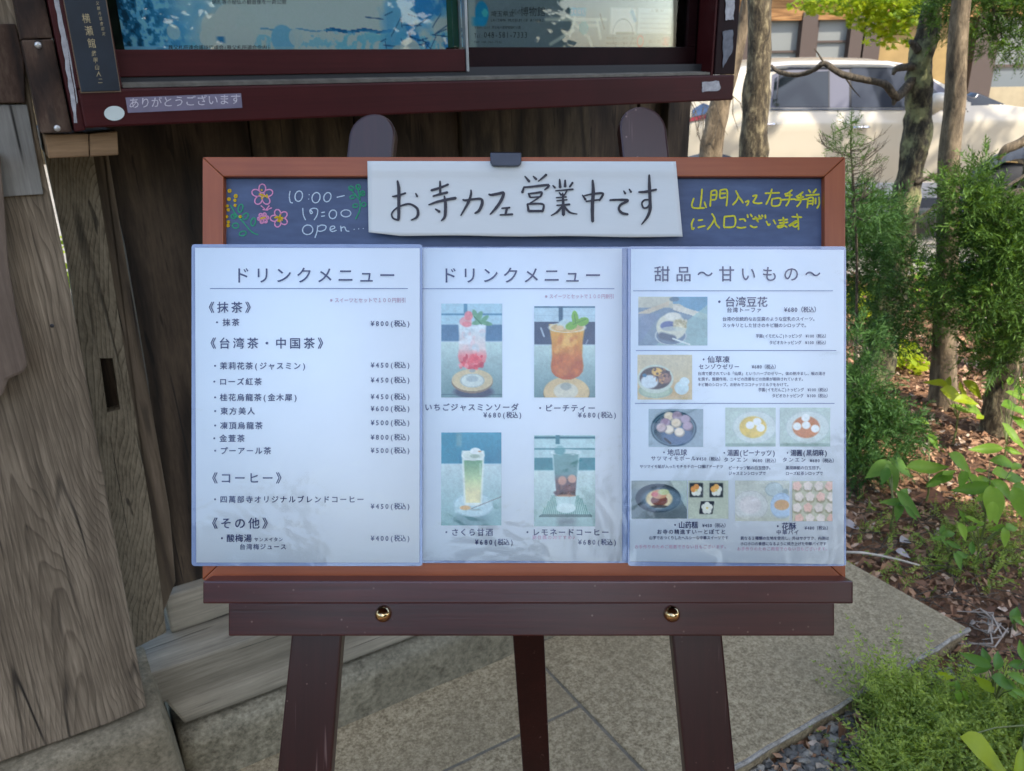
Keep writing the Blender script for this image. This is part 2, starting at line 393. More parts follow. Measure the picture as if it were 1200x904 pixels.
def glassmat(name, tint=(1,1,1), ior=1.45, rough=.0):
    m = Mat(name); fr = m.n('ShaderNodeFresnel'); fr.inputs[0].default_value = ior
    gl = m.n('ShaderNodeBsdfGlossy'); gl.inputs['Roughness'].default_value = rough
    tr = m.n('ShaderNodeBsdfTransparent'); tr.inputs[0].default_value = (*tint, 1)
    mx = m.n('ShaderNodeMixShader'); m.l(fr.outputs[0], mx.inputs[0]); m.l(tr.outputs[0], mx.inputs[1]); m.l(gl.outputs[0], mx.inputs[2]); m.l(mx.outputs[0], m.out.inputs[0]); return m.m
MT['glass'] = glassmat('noticeboard_glass', (.93,.96,.96), 1.5)
# stone
def granite(name, cols, sc=170, bumpd=.0015, blotch=.5):
    m = Mat(name); v = m.coord(); a = m.noise(v, sc, 3, .7); b = m.noise(v, sc*.3, 3, .6); c = m.noise(v, 3, 4, .6)
    col = m.ramp(m.math('ADD', m.math('MULTIPLY', a, .6), m.math('MULTIPLY', b, .4)), [(.36, cols[0]), (.5, cols[1]), (.64, cols[2])])
    col = m.mix(m.ramp(c, [(.4, 0.0), (.72, blotch)]), col, tuple(x*.6 for x in cols[1]))
    vo = m.n('ShaderNodeTexVoronoi'); vo.inputs['Scale'].default_value = 38; m.l(v, vo.inputs['Vector'])
    pit = m.ramp(vo.outputs['Distance'], [(.03, 1.0), (.07, 0.0)])
    col = m.mix(m.math('MULTIPLY', pit, .35), col, tuple(x*.4 for x in cols[0]))
    m.set(Base_Color=col, Roughness=.85); m.bump(m.math('ADD', a, m.math('MULTIPLY', b, .8)), .55, bumpd); return m.m
MT['granite'] = granite('speckled_granite_paving', [lin(104,90,64), lin(150,135,104), lin(186,170,136)])
MT['chip'] = granite('chipped_granite_edge', [lin(110,104,92), lin(146,140,128), lin(180,174,162)], 120)
MT['stone'] = granite('mossy_base_stone', [lin(84,78,60), lin(122,115,94), lin(150,142,118)], 90, .002, .5)
MT['stone2'] = granite('sandy_base_stone', [lin(92,84,64), lin(120,110,88), lin(144,132,108)], 110, .0015, .5)
MT['joint'] = plain('grey_joint_mortar', lin(112,106,92), .95, nz=(50, .3))
def soil():
    m = Mat('brown_forest_soil'); v = m.coord(); a = m.noise(v, 6, 6, .7); b = m.noise(v, 60, 4, .7)
    m.set(Base_Color=m.ramp(m.math('ADD', m.math('MULTIPLY', a, .5), m.math('MULTIPLY', b, .5)), [(.35, lin(60,42,28)), (.55, lin(118,84,56)), (.7, lin(156,118,84))]), Roughness=.95)
    m.bump(b, .9, .01); return m.m
MT['soil'] = soil()
def mossy():
    m = Mat('dark_mossy_ground'); v = m.coord(); x = m.noise(v, .8, 6, .7); y = m.noise(v, 30, 4, .7)
    m.set(Base_Color=m.ramp(m.math('ADD', m.math('MULTIPLY', x, .5), m.math('MULTIPLY', y, .5)), [(.35, lin(44,42,28)), (.6, lin(84,76,56))]), Roughness=.95)
    m.bump(y, .6, .01); return m.m
MT['mossy'] = mossy()
def lot():
    m = Mat('pale_gravel_ground'); v = m.coord(); a = m.noise(v, 1.5, 6, .7); b = m.noise(v, 40, 3, .7)
    m.set(Base_Color=m.ramp(m.math('ADD', m.math('MULTIPLY', a, .5), m.math('MULTIPLY', b, .5)), [(.35, lin(110,104,92)), (.65, lin(168,160,146))]), Roughness=.95)
    m.bump(b, .6, .01); return m.m
MT['lot'] = lot()
def tintmat(name, stops, rough=.85, bs=40):
    m = Mat(name); a = m.n('ShaderNodeAttribute'); a.attribute_name = 'tint'
    n_ = m.noise(m.coord(), bs, 3); c = m.ramp(a.outputs['Fac'], stops)
    c = m.mix(m.ramp(n_, [(.35, 0.0), (.7, .45)]), c, (.05, .04, .03))
    m.set(Base_Color=c, Roughness=rough); m.bump(n_, .3, .002); return m.m
MT['litter'] = tintmat('dry_leaf_and_bark_litter', [(0, lin(84,54,36)), (.3, lin(136,98,70)), (.7, lin(176,134,100)), (.93, lin(200,164,130)), (1, lin(206,190,172))])
MT['pebble'] = tintmat('blue_grey_pebbles', [(0, lin(84,84,80)), (.5, lin(134,130,120)), (.8, lin(166,160,146)), (1, lin(190,168,140))], .7, 90)
def bark(name, cols, sc=1.0, lich=None):
    m = Mat(name); v = m.coord(scale=(1, 1, .35)); a = m.noise(v, 42*sc, 5, .7, .4); b = m.noise(m.coord(), 9, 4, .6)
    col = m.ramp(a, [(.32, cols[0]), (.5, cols[1]), (.68, cols[2])])
    if lich: col = m.mix(m.ramp(b, [(.5, 0.0), (.6, .8)]), col, lich)
    m.set(Base_Color=col, Roughness=.9); m.bump(m.math('ADD', a, m.math('MULTIPLY', b, .6)), 1.0, .012); return m.m
MT['bark'] = bark('rough_scaly_bark', [lin(30,25,18), lin(88,77,58), lin(160,146,112)])
MT['barkgreen'] = bark('lichened_dark_bark', [lin(24,21,16), lin(66,60,46), lin(128,120,88)], 1, lin(150,150,104))
MT['barkpale'] = bark('smooth_pale_bark', [lin(60,50,38), lin(102,88,68), lin(146,128,102)], .6)
MT['twig'] = bark('dark_twig_bark', [lin(44,38,30), lin(84,74,60), lin(116,104,86)], 2)
MT['conifer'] = leafmat('conifer_scale_leaves', (.018,.052,.010), (.12,.22,.040), .3, .55)
MT['conifer2'] = leafmat('blue_green_conifer_leaves', (.014,.046,.014), (.085,.18,.045), .3, .55)
MT['maple'] = leafmat('yellow_green_maple_leaves', (.10,.20,.012), (.38,.46,.03), .5, .5)
MT['broad'] = leafmat('fresh_green_leaves', (.11,.24,.025), (.26,.42,.05), .45, .42)
MT['broaddark'] = leafmat('deep_green_leaves', (.07,.17,.025), (.16,.29,.045), .35, .42)
MT['broadyel'] = leafmat('lime_yellow_leaves', (.26,.36,.02), (.42,.50,.03), .45, .42)
MT['fern'] = leafmat('feathery_ground_cover', (.13,.21,.05), (.42,.52,.14), .45, .55)
MT['hedge'] = leafmat('dense_tree_leaves', (.03,.06,.012), (.09,.15,.03), .3, .55)
# ---------------------------------------------------------------- the setting: ground, paving, wall
g = MB(); g.add([(-300,-300,-.10),(300,-300,-.10),(300,300,-.10),(-300,300,-.10)], [[0,1,2,3]])
setp(g.build('ground', MT['mossy']), kind='structure')
g = MB(); g.add([(-14,5.6,-.094),(22,5.6,-.094),(22,30,-.094),(-14,30,-.094)], [[0,1,2,3]]); setp(g.build('parking_area', MT['lot']), kind='structure')
def sheet(name, pts, z, mat, sub=.12, amp=.012, seed=0):
    """an uneven bed of soil as one gridded sheet, edge skirts down into the ground"""
    x0, y0, x1, y1 = pts; nx = int((x1-x0)/sub); ny = int((y1-y0)/sub)
    V = []; F = []
    for j in range(ny+1):
        for i in range(nx+1):
            x = x0+(x1-x0)*i/nx; y = y0+(y1-y0)*j/ny
            e = min(1, min(i, j, nx-i, ny-j)/3)
            V.append((x, y, -.12 + (z+.12)*e + amp*e*mnoise.noise(Vector((x*1.7, y*1.7, seed)))))
    for j in range(ny):
        for i in range(nx):
            a = j*(nx+1)+i; F.append((a, a+1, a+nx+2, a+nx+1))
    return npmesh(name, V, F, mat, smooth=True)
setp(sheet('soil_bed', (-1.6, -1.2, 7.2, 6.2), -.055, MT['soil'], seed=3), kind='structure')

def wl(u, v, z): return UD*u + VD*v + Vector((0,0,z))
pv = MB(); pv.box((-.9,.905,-.085),(1.945,2.4,-.0035)); pv = pv.build('pavement', MT['joint'], W); setp(pv, kind='structure')
def slab(u0,u1,v0,v1, chipedge=False):
    mb = MB(); j = .0035; n = max(2, int((u1-u0)/.06)); z0, z1 = -.075, 0
    # top outline with slightly worn near edge
    def ed(u, v, k): return (u, v + (.004*mnoise.noise(Vector((u*18, v*7, k)))), 0)
    A = [(u0+j+(u1-u0-2*j)*i/n, v0+j) for i in range(n+1)]; B = [(u1-j-(u1-u0-2*j)*i/n, v1-j) for i in range(n+1)]
    top = [Vector((u, v+(.004*mnoise.noise(Vector((u*25,1,v)))-.001 if chipedge else 0), z1)) for u, v in A] + [Vector((u,v,z1)) for u, v in B]
    mb.prism(top, (0,0,z0))
    return mb.build('paving_slab', [MT['granite'], MT['chip']], W, pv, bevel=.007 if chipedge else .0035, seg=2)
slab(.91, 1.95, .90, 1.47, True)
for a, b in ((-.13, .91), (-.9, -.13)):
    slab(a, b, .90, 1.225, True); slab(a, b, 1.225, 1.47)
slab(.91, 1.95, 1.475, 2.1); 
# rough pale broken lip along the near edge of the big slab
lip = MB()
pts = [Vector((.5+1.45*i/40, .901+.0012*math.sin(i*1.7)+.001*math.sin(i*.7), -.0075-.001*math.sin(i*2.3))) for i in range(41)]
lip.tube(pts, [.0065+.0015*mnoise.noise(Vector((i*.6,0,0))) for i in range(41)], 6)
lip.build('chipped_lip', MT['chip'], W, pv)

# base stones of the wall (rough)
def rough_block(name, u0,u1,v0,v1,z0,z1, mat, parent=None, amp=.006, div=.03, seed=0, taper=0):
    nu, nv, nz = max(2,int((u1-u0)/div)), max(2,int((v1-v0)/div)), max(2,int((z1-z0)/div))
    import bmesh
    V = {}; VL = []; F = []
    def vid(i,j,k):
        if (i,j,k) not in V:
            u = u0+(u1-u0)*i/nu; v = v0+(v1-v0)*j/nv; z = z0+(z1-z0)*k/nz
            p = Vector((u*7, v*7, z*7+seed)); q = p*4
            d = Vector((mnoise.noise(p), mnoise.noise(p+Vector((5,0,0))), mnoise.noise(p+Vector((0,9,0)))))*amp + Vector((mnoise.noise(q), mnoise.noise(q+Vector((5,0,0))), mnoise.noise(q+Vector((0,9,0)))))*amp*.4
            ex = sum(1 for a, m in ((i,nu),(j,nv),(k,nz)) if a in (0,m))
            c = Vector(((u0+u1)/2,(v0+v1)/2,(z0+z1)/2)); sh = (Vector((u,v,z))-c); sh = Vector([math.copysign(1,s) for s in sh])*(-.004*(ex-1))
            if taper: u += taper*(1-k/nz)*(i/nu)
            V[(i,j,k)] = len(VL); VL.append(Vector((u,v,z))+d+sh)
        return V[(i,j,k)]
    for i in range(nu):
        for j in range(nv):
            F += [[vid(i,j,0),vid(i,j+1,0),vid(i+1,j+1,0),vid(i+1,j,0)],[vid(i,j,nz),vid(i+1,j,nz),vid(i+1,j+1,nz),vid(i,j+1,nz)]]
        for k in range(nz):
            F += [[vid(i,0,k),vid(i+1,0,k),vid(i+1,0,k+1),vid(i,0,k+1)],[vid(i,nv,k),vid(i,nv,k+1),vid(i+1,nv,k+1),vid(i+1,nv,k)]]
    for j in range(nv):
        for k in range(nz):
            F += [[vid(0,j,k),vid(0,j,k+1),vid(0,j+1,k+1),vid(0,j+1,k)],[vid(nu,j,k),vid(nu,j+1,k),vid(nu,j+1,k+1),vid(nu,j,k+1)]]
    mb = MB(); mb.add(VL, F); return mb.build(name, mat, W, parent, smooth=True)
wall = empty('timber_wall', wl(.8, 1.6, 0), 'dark weathered plank wall of the temple gate behind the noticeboard and easel, on a grey sill beam', 'wall', frame=W)
rough_block('base_stone', .068, .93, 1.462, 1.78, -.06, .128, MT['stone'], wall, .0035, seed=2)
rough_block('base_stone', .935, 1.52, 1.468, 1.78, -.06, .124, MT['stone'], wall, .0035, seed=5)
# sill beam: notch at its left end as in the photograph
mb = MB(); poly = [wp(165,757,1.50), wp(172,829,1.50), wp(196,823,1.50), wp(212,853,1.50)]
zb = .138; zt = .29
prof = [(poly[1].x-.005, zt), (poly[1].x-.005, zb+.07), (.062, zb+.072), (.088, zb), (1.50, zb-.004), (1.50, zt)]
mb.prism([Vector((u,1.50,z)) for u,z in prof], (0,.2,0)); mb.build('sill_beam', MT['sill'], W, wall, bevel=.006)
mb = MB(); mb.box((.104,1.605,.2925),(1.50,1.72,.385)); mb.build('upper_sill', MT['sill'], W, wall, bevel=.005)
# planks
js = [.41, wp(415,150,1.635).x, wp(538,150,1.635).x, 1.21, 1.36, 1.503]
js = sorted(js)
for i in range(len(js)-1):
    dv = [0, .004, -.003, .006, 0, .005][i % 6]; mb = MB()
    mb.box((js[i]+.0015, 1.632+dv, .387), (js[i+1]-.0015, 1.665+dv, 2.7)); mb.build('wall_plank', MT['darkplank' if i % 2 else 'darkplank2'], W, wall, bevel=.003)
mb = MB(); l_ = [wp(x,y,1.634) for x,y in ((98,-20),(112,100),(124,187),(147,290),(149.5,305),(164,390),(174,450),(190,600),(200,690))]
mb.prism(l_ + [Vector((.4085,1.634,.388)), Vector((.4085,1.634,2.7)), Vector((l_[0].x,1.634,2.7))], (0,.033,0)); mb.build('wall_plank', MT['darkplank'], W, wall)
mb = MB(); mb.box((.30,1.6745,.385),(1.50,1.682,2.7)); mb.build('backing_board', MT['darkplank'], W, wall)
mb = MB(); mb.box((.10,1.6825,.387),(1.50,1.715,.48)); mb.box((.19,1.6825,1.9),(1.50,1.72,2.0)); mb.build('rail', MT['rafter'], W, wall)
mb = MB(); mb.box((1.425,1.60,.387),(1.500,1.6305,2.7)); mb.build('end_post', MT['darkplank'], W, wall, bevel=.004)
# narrow battened board (between the recessed board and the wall)
def tracedboard(name, px, v, th, mat, parent, bevel=.003):
    mb = MB(); mb.prism([wp(x,y,v) for x,y in px], (0, th, 0)); return mb.build(name, mat, W, parent, bevel=bevel)
top = lambda pts: pts
tracedboard('batten', [(96,-20),(128,187),(128,187.1),(150,300),(178,600),(194,722),(207,681),(199,600),(147,300),(122,187),(103,-20)][0:1]+[(104,120),(118,300),(167,600),(190,722),(206,682),(199,600),(147,300),(128,187),(116,120),(103,-20),(92,-20)], 1.585, .03, MT['batten'], wall)
gate = empty('gate_leaf_board', wl(.08, 1.55, .3), 'recessed grey board with slanting grain and an empty rectangular slot, beside the big post', 'board', frame=W)
mb = MB()
ol = [(30,-20),(57,190),(79,300),(98,427),(135,620),(164,757),(195,741),(177,600),(128,300),(110,187),(80,-20)]
slot = [(117,420),(132,420),(141,480),(126,484)]
# board with a real hole: split round the slot
L = lambda a,b,t: (a[0]+(b[0]-a[0])*t, a[1]+(b[1]-a[1])*t)
lt, rt, rb, lb = slot
quads = [[(24,-20),(40,120),(54,190),(78,300),(95,420),lt,rt,(147,420),(128,300),(110,187),(80,-20)],
         [(95,420),(98,484),lb,lt], [rt,rb,(157,480),(147,420)],
         [(98,484),(118,620),(150,762),(164,757),(195,741),(177,600),(157,480),rb,lb]]
for q in quads: mb.prism([wp(x,y,1.55) for x,y in q], (0,.028,0))
gb = mb.build('board', MT['board2'], W, gate)
mb = MB(); mb.prism([wp(x,y,1.55)+Vector((0,.0285,0)) for x,y in [(110,410),(140,410),(150,495),(120,495)]], (0,.01,0)); mb.build('slot_back', MT['darkplank'], W, gate)

# the big post and what is fixed to it
post = empty('gate_post', wl(-.1, 1.40, .3), 'broad weathered grey gate post with arched grain at the far left edge', 'post', frame=W)
mb = MB(); V0 = 1.38
pr = [(12,-20),(50,187),(75,300),(97,420),(129,600),(172,829)]
n0 = 26
base = [wp(x,y,V0) for x,y in pr]
bl = [Vector((base[-1].x + (-.34)*i/10, V0, base[-1].z - .004 + .005*mnoise.noise(Vector((i*1.3,2,0))))) for i in range(1,11)]
mb.prism(base + bl + [Vector((-.31, V0, 2.7)), Vector((base[0].x, V0, 2.7))], (0,.11,0)); mb.build('post_board', MT['post'], W, post, bevel=.004)
mb = MB(); mb.prism([wp(x,y,V0-.008) for x,y in [(-60,123),(32,123),(51,228),(18,230),(-50,236)]], (0,.0075,0)); mb.build('repair_patch', MT['patch'], W, post, bevel=.0015)
mb = MB(); mb.prism([wp(x,y,V0-.012) for x,y in [(-60,28),(18,28),(28,70),(30,121),(-50,121)]], (0,.011,0)); mb.build('stained_board', MT['plate'], W, post, bevel=.002)
mb = MB(); sc = [(-60,170),(0,180),(6,250),(10,310),(20,370),(31,420),(32,430),(27,438),(17,442),(9,446),(8,452),(4,462),(-2,468),(-60,476)]
mb.prism([wp(x,y,V0-.035) for x,y in sc], (0,.034,0)); mb.build('carved_bracket', MT['carved'], W, post, bevel=.005)
for x, y in ((61,382), (6,160)):
    mb = MB(); c = wp(x,y,V0-.001); mb.lathe(c+Vector((0,.002,0)), (0,-1,0), [(.003,0),(.003,.002),(.0015,.003)], 10); mb.build('nail_head', MT['rubber'], W, post)
sb = rough_block('post_base_stone', -.42, .05, 1.345, 1.62, -.06, .296, MT['stone2'], None, .003, seed=11, taper=.028)
setp(sb, 'sandy squared stone block under the big gate post, lower left corner', 'stone block')

# eaves of the gate above, outside the picture
ev = empty('gate_eaves', wl(.6, 1.2, 2.7), 'plank eaves with rafters above the gate wall', 'roof', frame=W)
mb = MB(); mb.prism([Vector((-1.6,1.05,2.83)),Vector((-1.6,2.2,3.1)),Vector((-1.6,2.2,3.16)),Vector((-1.6,1.05,2.89))],(3.5,0,0)); mb.build('roof_board', MT['rafter'], W, ev)
for i in range(9):
    u = -1.5+i*.4; mb = MB(); mb.prism([Vector((u,1.1,2.765)),Vector((u,2.1,3.00)),Vector((u,2.1,3.08)),Vector((u,1.1,2.84))],(.06,0,0)); mb.build('rafter', MT['rafter'], W, ev)

# ---------------------------------------------------------------- noticeboard
NV = 1.30
nb = empty('noticeboard', wl(.7, 1.36, 1.34), 'large dark maroon glazed noticeboard on the wall, top of the photo above the easel', 'noticeboard', frame=W)
zbot = 1.338; u0 = wp(100,153,NV).x; u1 = wp(859,115,NV).x
zrail = wp(143,104,NV).z; zt_ = 2.30
def part(name, a, b, mat, bevel=.0015, par=None, frame=W, mi=0):
    mb = MB(); mb.box(a, b); return mb.build(name, mat, frame, par, bevel=bevel)
uil = wp(143,100,NV).x; uir = wp(838,80,NV).x
part('bottom_rail', (u0,NV,zbot),(u1,NV+.11,zrail), MT['maroon'], .003, nb)
part('side_stile', (u0,NV+.0008,zrail+.0008),(uil,NV+.11,zt_), MT['maroon'], .002, nb)
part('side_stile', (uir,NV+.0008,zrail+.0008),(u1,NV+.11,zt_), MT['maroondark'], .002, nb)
part('top_rail', (u0,NV-.001,zt_+.001),(u1,NV+.11,zt_+.07), MT['maroon'], .003, nb)
part('back_panel', (u0+.002,NV+.11,zbot+.002),(u1-.002,NV+.122,zt_+.05), MT['backing'], 0, nb)
part('inner_bead', (uir-.006,NV+.004,zrail),(uir-.0005,NV+.05,zt_), MT['maroon'], .001, nb)
# sliding track: three thin ribs and a black gap over them
for k, (dv, h) in enumerate(((.006,.006),(.016,.007),(.027,.008))):
    part('track_rib', (uil+.001,NV+dv,zrail+.0005),(uir-.007,NV+dv+.006,zrail+h), MT['track'], .0006, nb)
part('track_gap', (uil+.001,NV+.0335,zrail+.001),(uir-.001,NV+.036,zrail+.022), MT['rubber'], 0, nb)
ujoin = wp(548,70,NV+.03).x
zd0 = wp(300,88,NV+.03).z; zd1 = wp(300,58,NV+.03).z
ld = empty('sliding_door', wl((uil+ujoin)/2, NV+.035, zd0), None, None, frame=W)
def child_empty(o, par):
    m = o.matrix_basis.copy(); o.parent = par; o.matrix_basis = par.matrix_basis.inverted() @ m; MW[o.name] = m
    return o
child_empty(ld, nb)
part('door_rail', (uil+.0015,NV+.03,zd0),(ujoin-.004,NV+.05,zd1), MT['maroon'], .0012, ld)
part('glass_pane', (uil+.002,NV+.038,zd1+.0005),(ujoin-.004,NV+.042,zt_-.001), MT['glass'], 0, ld)
part('door_edge', (ujoin-.0035,NV+.028,zd0),(ujoin+.0015,NV+.052,zt_-.001), MT['alu'], .0006, ld)
rd = empty('sliding_door', wl((uir+ujoin)/2, NV+.06, zd0), None, None, frame=W); child_empty(rd, nb)
zr0 = wp(700,86,NV+.055).z; zr1 = wp(700,55.5,NV+.055).z
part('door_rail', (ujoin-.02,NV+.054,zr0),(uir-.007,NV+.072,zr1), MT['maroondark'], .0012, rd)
part('glass_pane', (ujoin-.01,NV+.060,zr1+.0005),(uir-.03,NV+.064,zt_-.001), MT['glass'], 0, rd)
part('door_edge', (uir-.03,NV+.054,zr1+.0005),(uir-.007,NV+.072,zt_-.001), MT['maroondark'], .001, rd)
# name plaque, label strip, sticker and worn patches (stuck on: parts of the board)
def decal(name, px, v, th, mat, par, bevel=0):
    mb = MB(); mb.prism([wp(x,y,v-th) for x,y in px], (0, th-.0003, 0)); return mb.build(name, mat, W, par, bevel=bevel)
pq = decal('plaque', [(74,-5),(95.5,108),(141,106.5),(123,-5)], NV, .004, MT['plaque'], nb, .0006)
decal('plaque_edge', [(73,-5),(94.5,109.5),(142,108),(124,-5)], NV, .0022, MT['bronze'], nb)
lb_ = decal('label_strip', [(147,114.5),(282.5,109.5),(284,126.5),(150,132.5)], NV, .0008, MT['tape'], nb)
ov = [(134+12*math.cos(t*math.pi/12), 133+8.6*math.sin(t*math.pi/12)) for t in range(24)]
decal('oval_sticker', ov, NV, .001, MT['sticker'], nb)
def ragged(poly, n=6, a=.9):
    out = []
    for i in range(len(poly)):
        p, q = poly[i], poly[(i+1)%len(poly)]
        for k in range(n):
            t = k/n; out.append((p[0]+(q[0]-p[0])*t+rnd.uniform(-a,a), p[1]+(q[1]-p[1])*t+rnd.uniform(-a,a)))
    return out
decal('peeled_tape', ragged([(823,97),(843,95),(844,106),(823,108.5)]), NV, .001, MT['peel'], nb)
decal('peeled_tape', ragged([(850,-6),(861,-6),(860,23),(851,24)]), NV, .001, MT['peel'], nb)
decal('peeled_tape', ragged([(847,37),(859,35),(858,62),(848,80)]), NV, .001, plain('grey_tape_residue', lin(92,96,104), .6, nz=(80,.4)), nb)
# side strip with scraped paint, on the left edge of the case
mb = MB(); mb.prism([wp(x,y,NV+.004) for x,y in [(53,-12),(88,155),(100.5,152.5),(68,-12)]], (0,.1,0)); mb.build('side_trim', MT['maroon'], W, nb, bevel=.0015)
decal('scraped_paint', ragged([(62,-8),(68,-8),(80,60),(91,144),(87,144),(74,60)], 8, .8), NV+.004, .0008, MT['peel'], nb)
decal('scraped_paint', ragged([(70,-8),(72.5,-8),(91,120),(90,122)], 8, .5), NV+.004, .0008, MT['peel'], nb)
bp = empty('mounting_plate', wl(.06, NV+.05, 1.34), 'stained dark wooden mounting plate with two screws at the left side of the noticeboard', 'wooden plate', frame=W)
for q in ([(14,-12),(50,-12),(62,45),(25,46)], [(25,47),(62,46),(84.5,155),(48,156.5)]):
    mb = MB(); mb.prism([wp(x,y,NV+.015) for x,y in q], (0,.055,0)); mb.build('plate_board', MT['plate'], W, bp, bevel=.002)
for x, y in ((44.5,53),(67,150.5)):
    mb = MB(); mb.lathe(wp(x,y,NV+.0155)+Vector((0,.001,0)), (0,-1,0), [(.0045,0),(.0045,.002),(.003,.0035),(.001,.0035)], 12); mb.build('screw', MT['screw'], W, bp, smooth=True)
bb = empty('support_block', wl(.13, NV+.05, 1.29), 'short pale wooden block of two pieces under the left end of the noticeboard', 'wooden block', frame=W)
for q in ([(52,158),(103.5,157),(104.5,184),(57,186)], [(104.5,157),(137.5,154),(139,182),(105.5,184)]):
    mb = MB(); mb.prism([wp(x,y,NV+.03) for x,y in q], (0,.30,0)); mb.build('block_piece', MT['block'], W, bb, bevel=.002)

# ---------------------------------------------------------------- pictures made of coloured grids (flat print)
class Pic:
    def __init__(s, w, h, bg):
        s.w, s.h = w, h; s.a = np.zeros((h, w, 3)); s.a[:] = np.array(bg)/255.
        s.y, s.x = np.mgrid[0:h, 0:w]; s.x = s.x/(w-1.); s.y = s.y/(h-1.); s.asp = h/w
        s.r = np.random.default_rng(w*h)
    def put(s, m, col, a=1.0):
        c = np.array(col, float)/255. if not callable(col) else None
        m = np.clip(m, 0, 1)[..., None]*a; s.a = s.a*(1-m) + c*m; return s
    def rect(s, x0, y0, x1, y1, col, a=1, soft=.01): 
        k = 1/soft; m = np.clip((s.x-x0)*k+.5,0,1)*np.clip((x1-s.x)*k+.5,0,1)*np.clip((s.y-y0)*k+.5,0,1)*np.clip((y1-s.y)*k+.5,0,1); return s.put(m, col, a)
    def ell(s, cx, cy, rx, ry, col, a=1, soft=.12, rot=0):
        dx, dy = s.x-cx, (s.y-cy); c, q = math.cos(rot), math.sin(rot); dyA = dy*s.asp
        X = (dx*c+dyA*q)/rx; Y = (-dx*q+dyA*c)/(ry*s.asp); d = np.sqrt(X*X+Y*Y); return s.put((1-d)/soft+.5, col, a)
    def ring(s, cx, cy, rx, ry, t, col, a=1):
        d = np.sqrt(((s.x-cx)/rx)**2+((s.y-cy)/ry)**2); return s.put(1-np.abs(d-1)/t, col, a)
    def grad(s, y0, y1, c0, c1, mask, a=1):
        t = np.clip((s.y-y0)/(y1-y0),0,1)[...,None]; c = np.array(c0)/255.*(1-t)+np.array(c1)/255.*t; m = np.clip(mask,0,1)[...,None]*a
        s.a = s.a*(1-m)+c*m; return s
    def line(s, x0,y0,x1,y1,wd,col,a=1):
        px, py = s.x-x0, (s.y-y0)*s.asp; dx, dy = x1-x0, (y1-y0)*s.asp; L2 = dx*dx+dy*dy; t = np.clip((px*dx+py*dy)/L2,0,1)
        d = np.hypot(px-t*dx, py-t*dy); return s.put((wd-d)/(wd*.6)+.5, col, a)
    def speck(s, n, box, cols, r=(.01,.03), a=.8):
        for _ in range(n):
            s.ell(s.r.uniform(box[0],box[2]), s.r.uniform(box[1],box[3]), s.r.uniform(*r), s.r.uniform(*r)/s.asp, cols[s.r.integers(len(cols))], a, .5)
        return s
    def noise(s, k):
        s.a += s.r.normal(0, k, (s.h, s.w, 1)); return s
    def tone(s, f, tint=(170,190,205)):
        s.a = s.a*(1-f)+np.array(tint)/255.*f; return s
    def make(s, name, corners, parent, frame, mat='print', zoff=0):
        a = np.clip(s.a, 0, 1); L = np.where(a <= .04045, a/12.92, ((a+.055)/1.055)**2.4)
        c = [np.array(q) for q in corners]      # tl, tr, br, bl
        X, Y = s.x[..., None], s.y[..., None]
        V = (c[0]*(1-X)+c[1]*X)*(1-Y)+(c[3]*(1-X)+c[2]*X)*Y
        idx = np.arange(s.w*s.h).reshape(s.h, s.w)
        F = np.stack([idx[:-1,:-1], idx[1:,:-1], idx[1:,1:], idx[:-1,1:]], -1).reshape(-1, 4)
        return npmesh(name, V.reshape(-1,3), F, MT[mat], frame, parent, rgb=L.reshape(-1,3), base=False)

# posters inside the case
PV = NV + .075
p = Pic(420, 114, (206,216,208))
Y, X = p.y, p.x; r = np.random.default_rng(4)
def fieldnoise(p, sc, seed, oct=3):
    out = np.zeros((p.h, p.w))
    for o in range(oct):
        k = sc*2**o; gx = np.random.default_rng(seed+o).random((int(k*p.asp)+3, int(k)+3))
        fx, fy = p.x*k, p.y*k*p.asp; ix, iy = fx.astype(int), fy.astype(int); tx, ty = fx-ix, fy-iy
        tx = tx*tx*(3-2*tx); ty = ty*ty*(3-2*ty)
        v = (gx[iy,ix]*(1-tx)+gx[iy,ix+1]*tx)*(1-ty)+(gx[iy+1,ix]*(1-tx)+gx[iy+1,ix+1]*tx)*ty
        out += v/2**o
    return out/sum(1/2**o for o in range(oct))
# the visible lower band of the poster is its y .55 .. 1
n1 = fieldnoise(p, 14, 1); n2 = fieldnoise(p, 70, 9, 3)
p.put((.30-X)*6*(Y<.93)+n1*1.2-.6, (96,176,222), .9)
p.put(np.clip((.17-X)*9,0,1)*(Y<.86)*(n2>.45), (30,110,150), .9)
p.put(np.clip((.13-X)*9,0,1)*(Y<.86)*(n2>.62), (12,70,96), .9)
p.put(np.clip((.22-X)*9,0,1)*(Y<.86)*(n2<.36), (150,205,214), .7)
p.put((X>.15)*(Y>.76)*(Y<.88)*(n2>.55)*(X<.8), (120,196,218), .6)
b_ = fieldnoise(p, 20, 55); p.put((X>.58)*(X<.80)*(np.abs(Y-.715-.01*np.sin(X*60))<.016), (24,112,166), .95)
p.put((X>.36)*(X<.60)*(np.abs(Y-.715-.01*np.sin(X*60))<.008), (90,160,196), .7)
p.put(np.clip((X-.50-.1*b_)*20,0,1)*np.clip((Y-.70)*30,0,1)*np.clip((n2-.40)*12,0,1)*np.clip((.95-Y)*20,0,1), (128,200,230), .8)
b1 = fieldnoise(p, 9, 31); b2 = fieldnoise(p, 22, 77); p.put(np.clip((X-.74-.06*b2)*30,0,1)*(Y>.4)*np.clip((b1-.40)*12,0,1), (96,176,220), .8)
p.put(np.clip((X-.78-.08*b2)*30,0,1)*np.clip((b2-.5)*14,0,1), (48,140,200), .8)
for i in range(26):
    x0 = r.uniform(.76,.97); y0 = r.uniform(.5,.95); p.line(x0,y0,x0+r.uniform(-.07,.07),y0+r.uniform(-.15,.2),.0016,(40,92,140),.8)
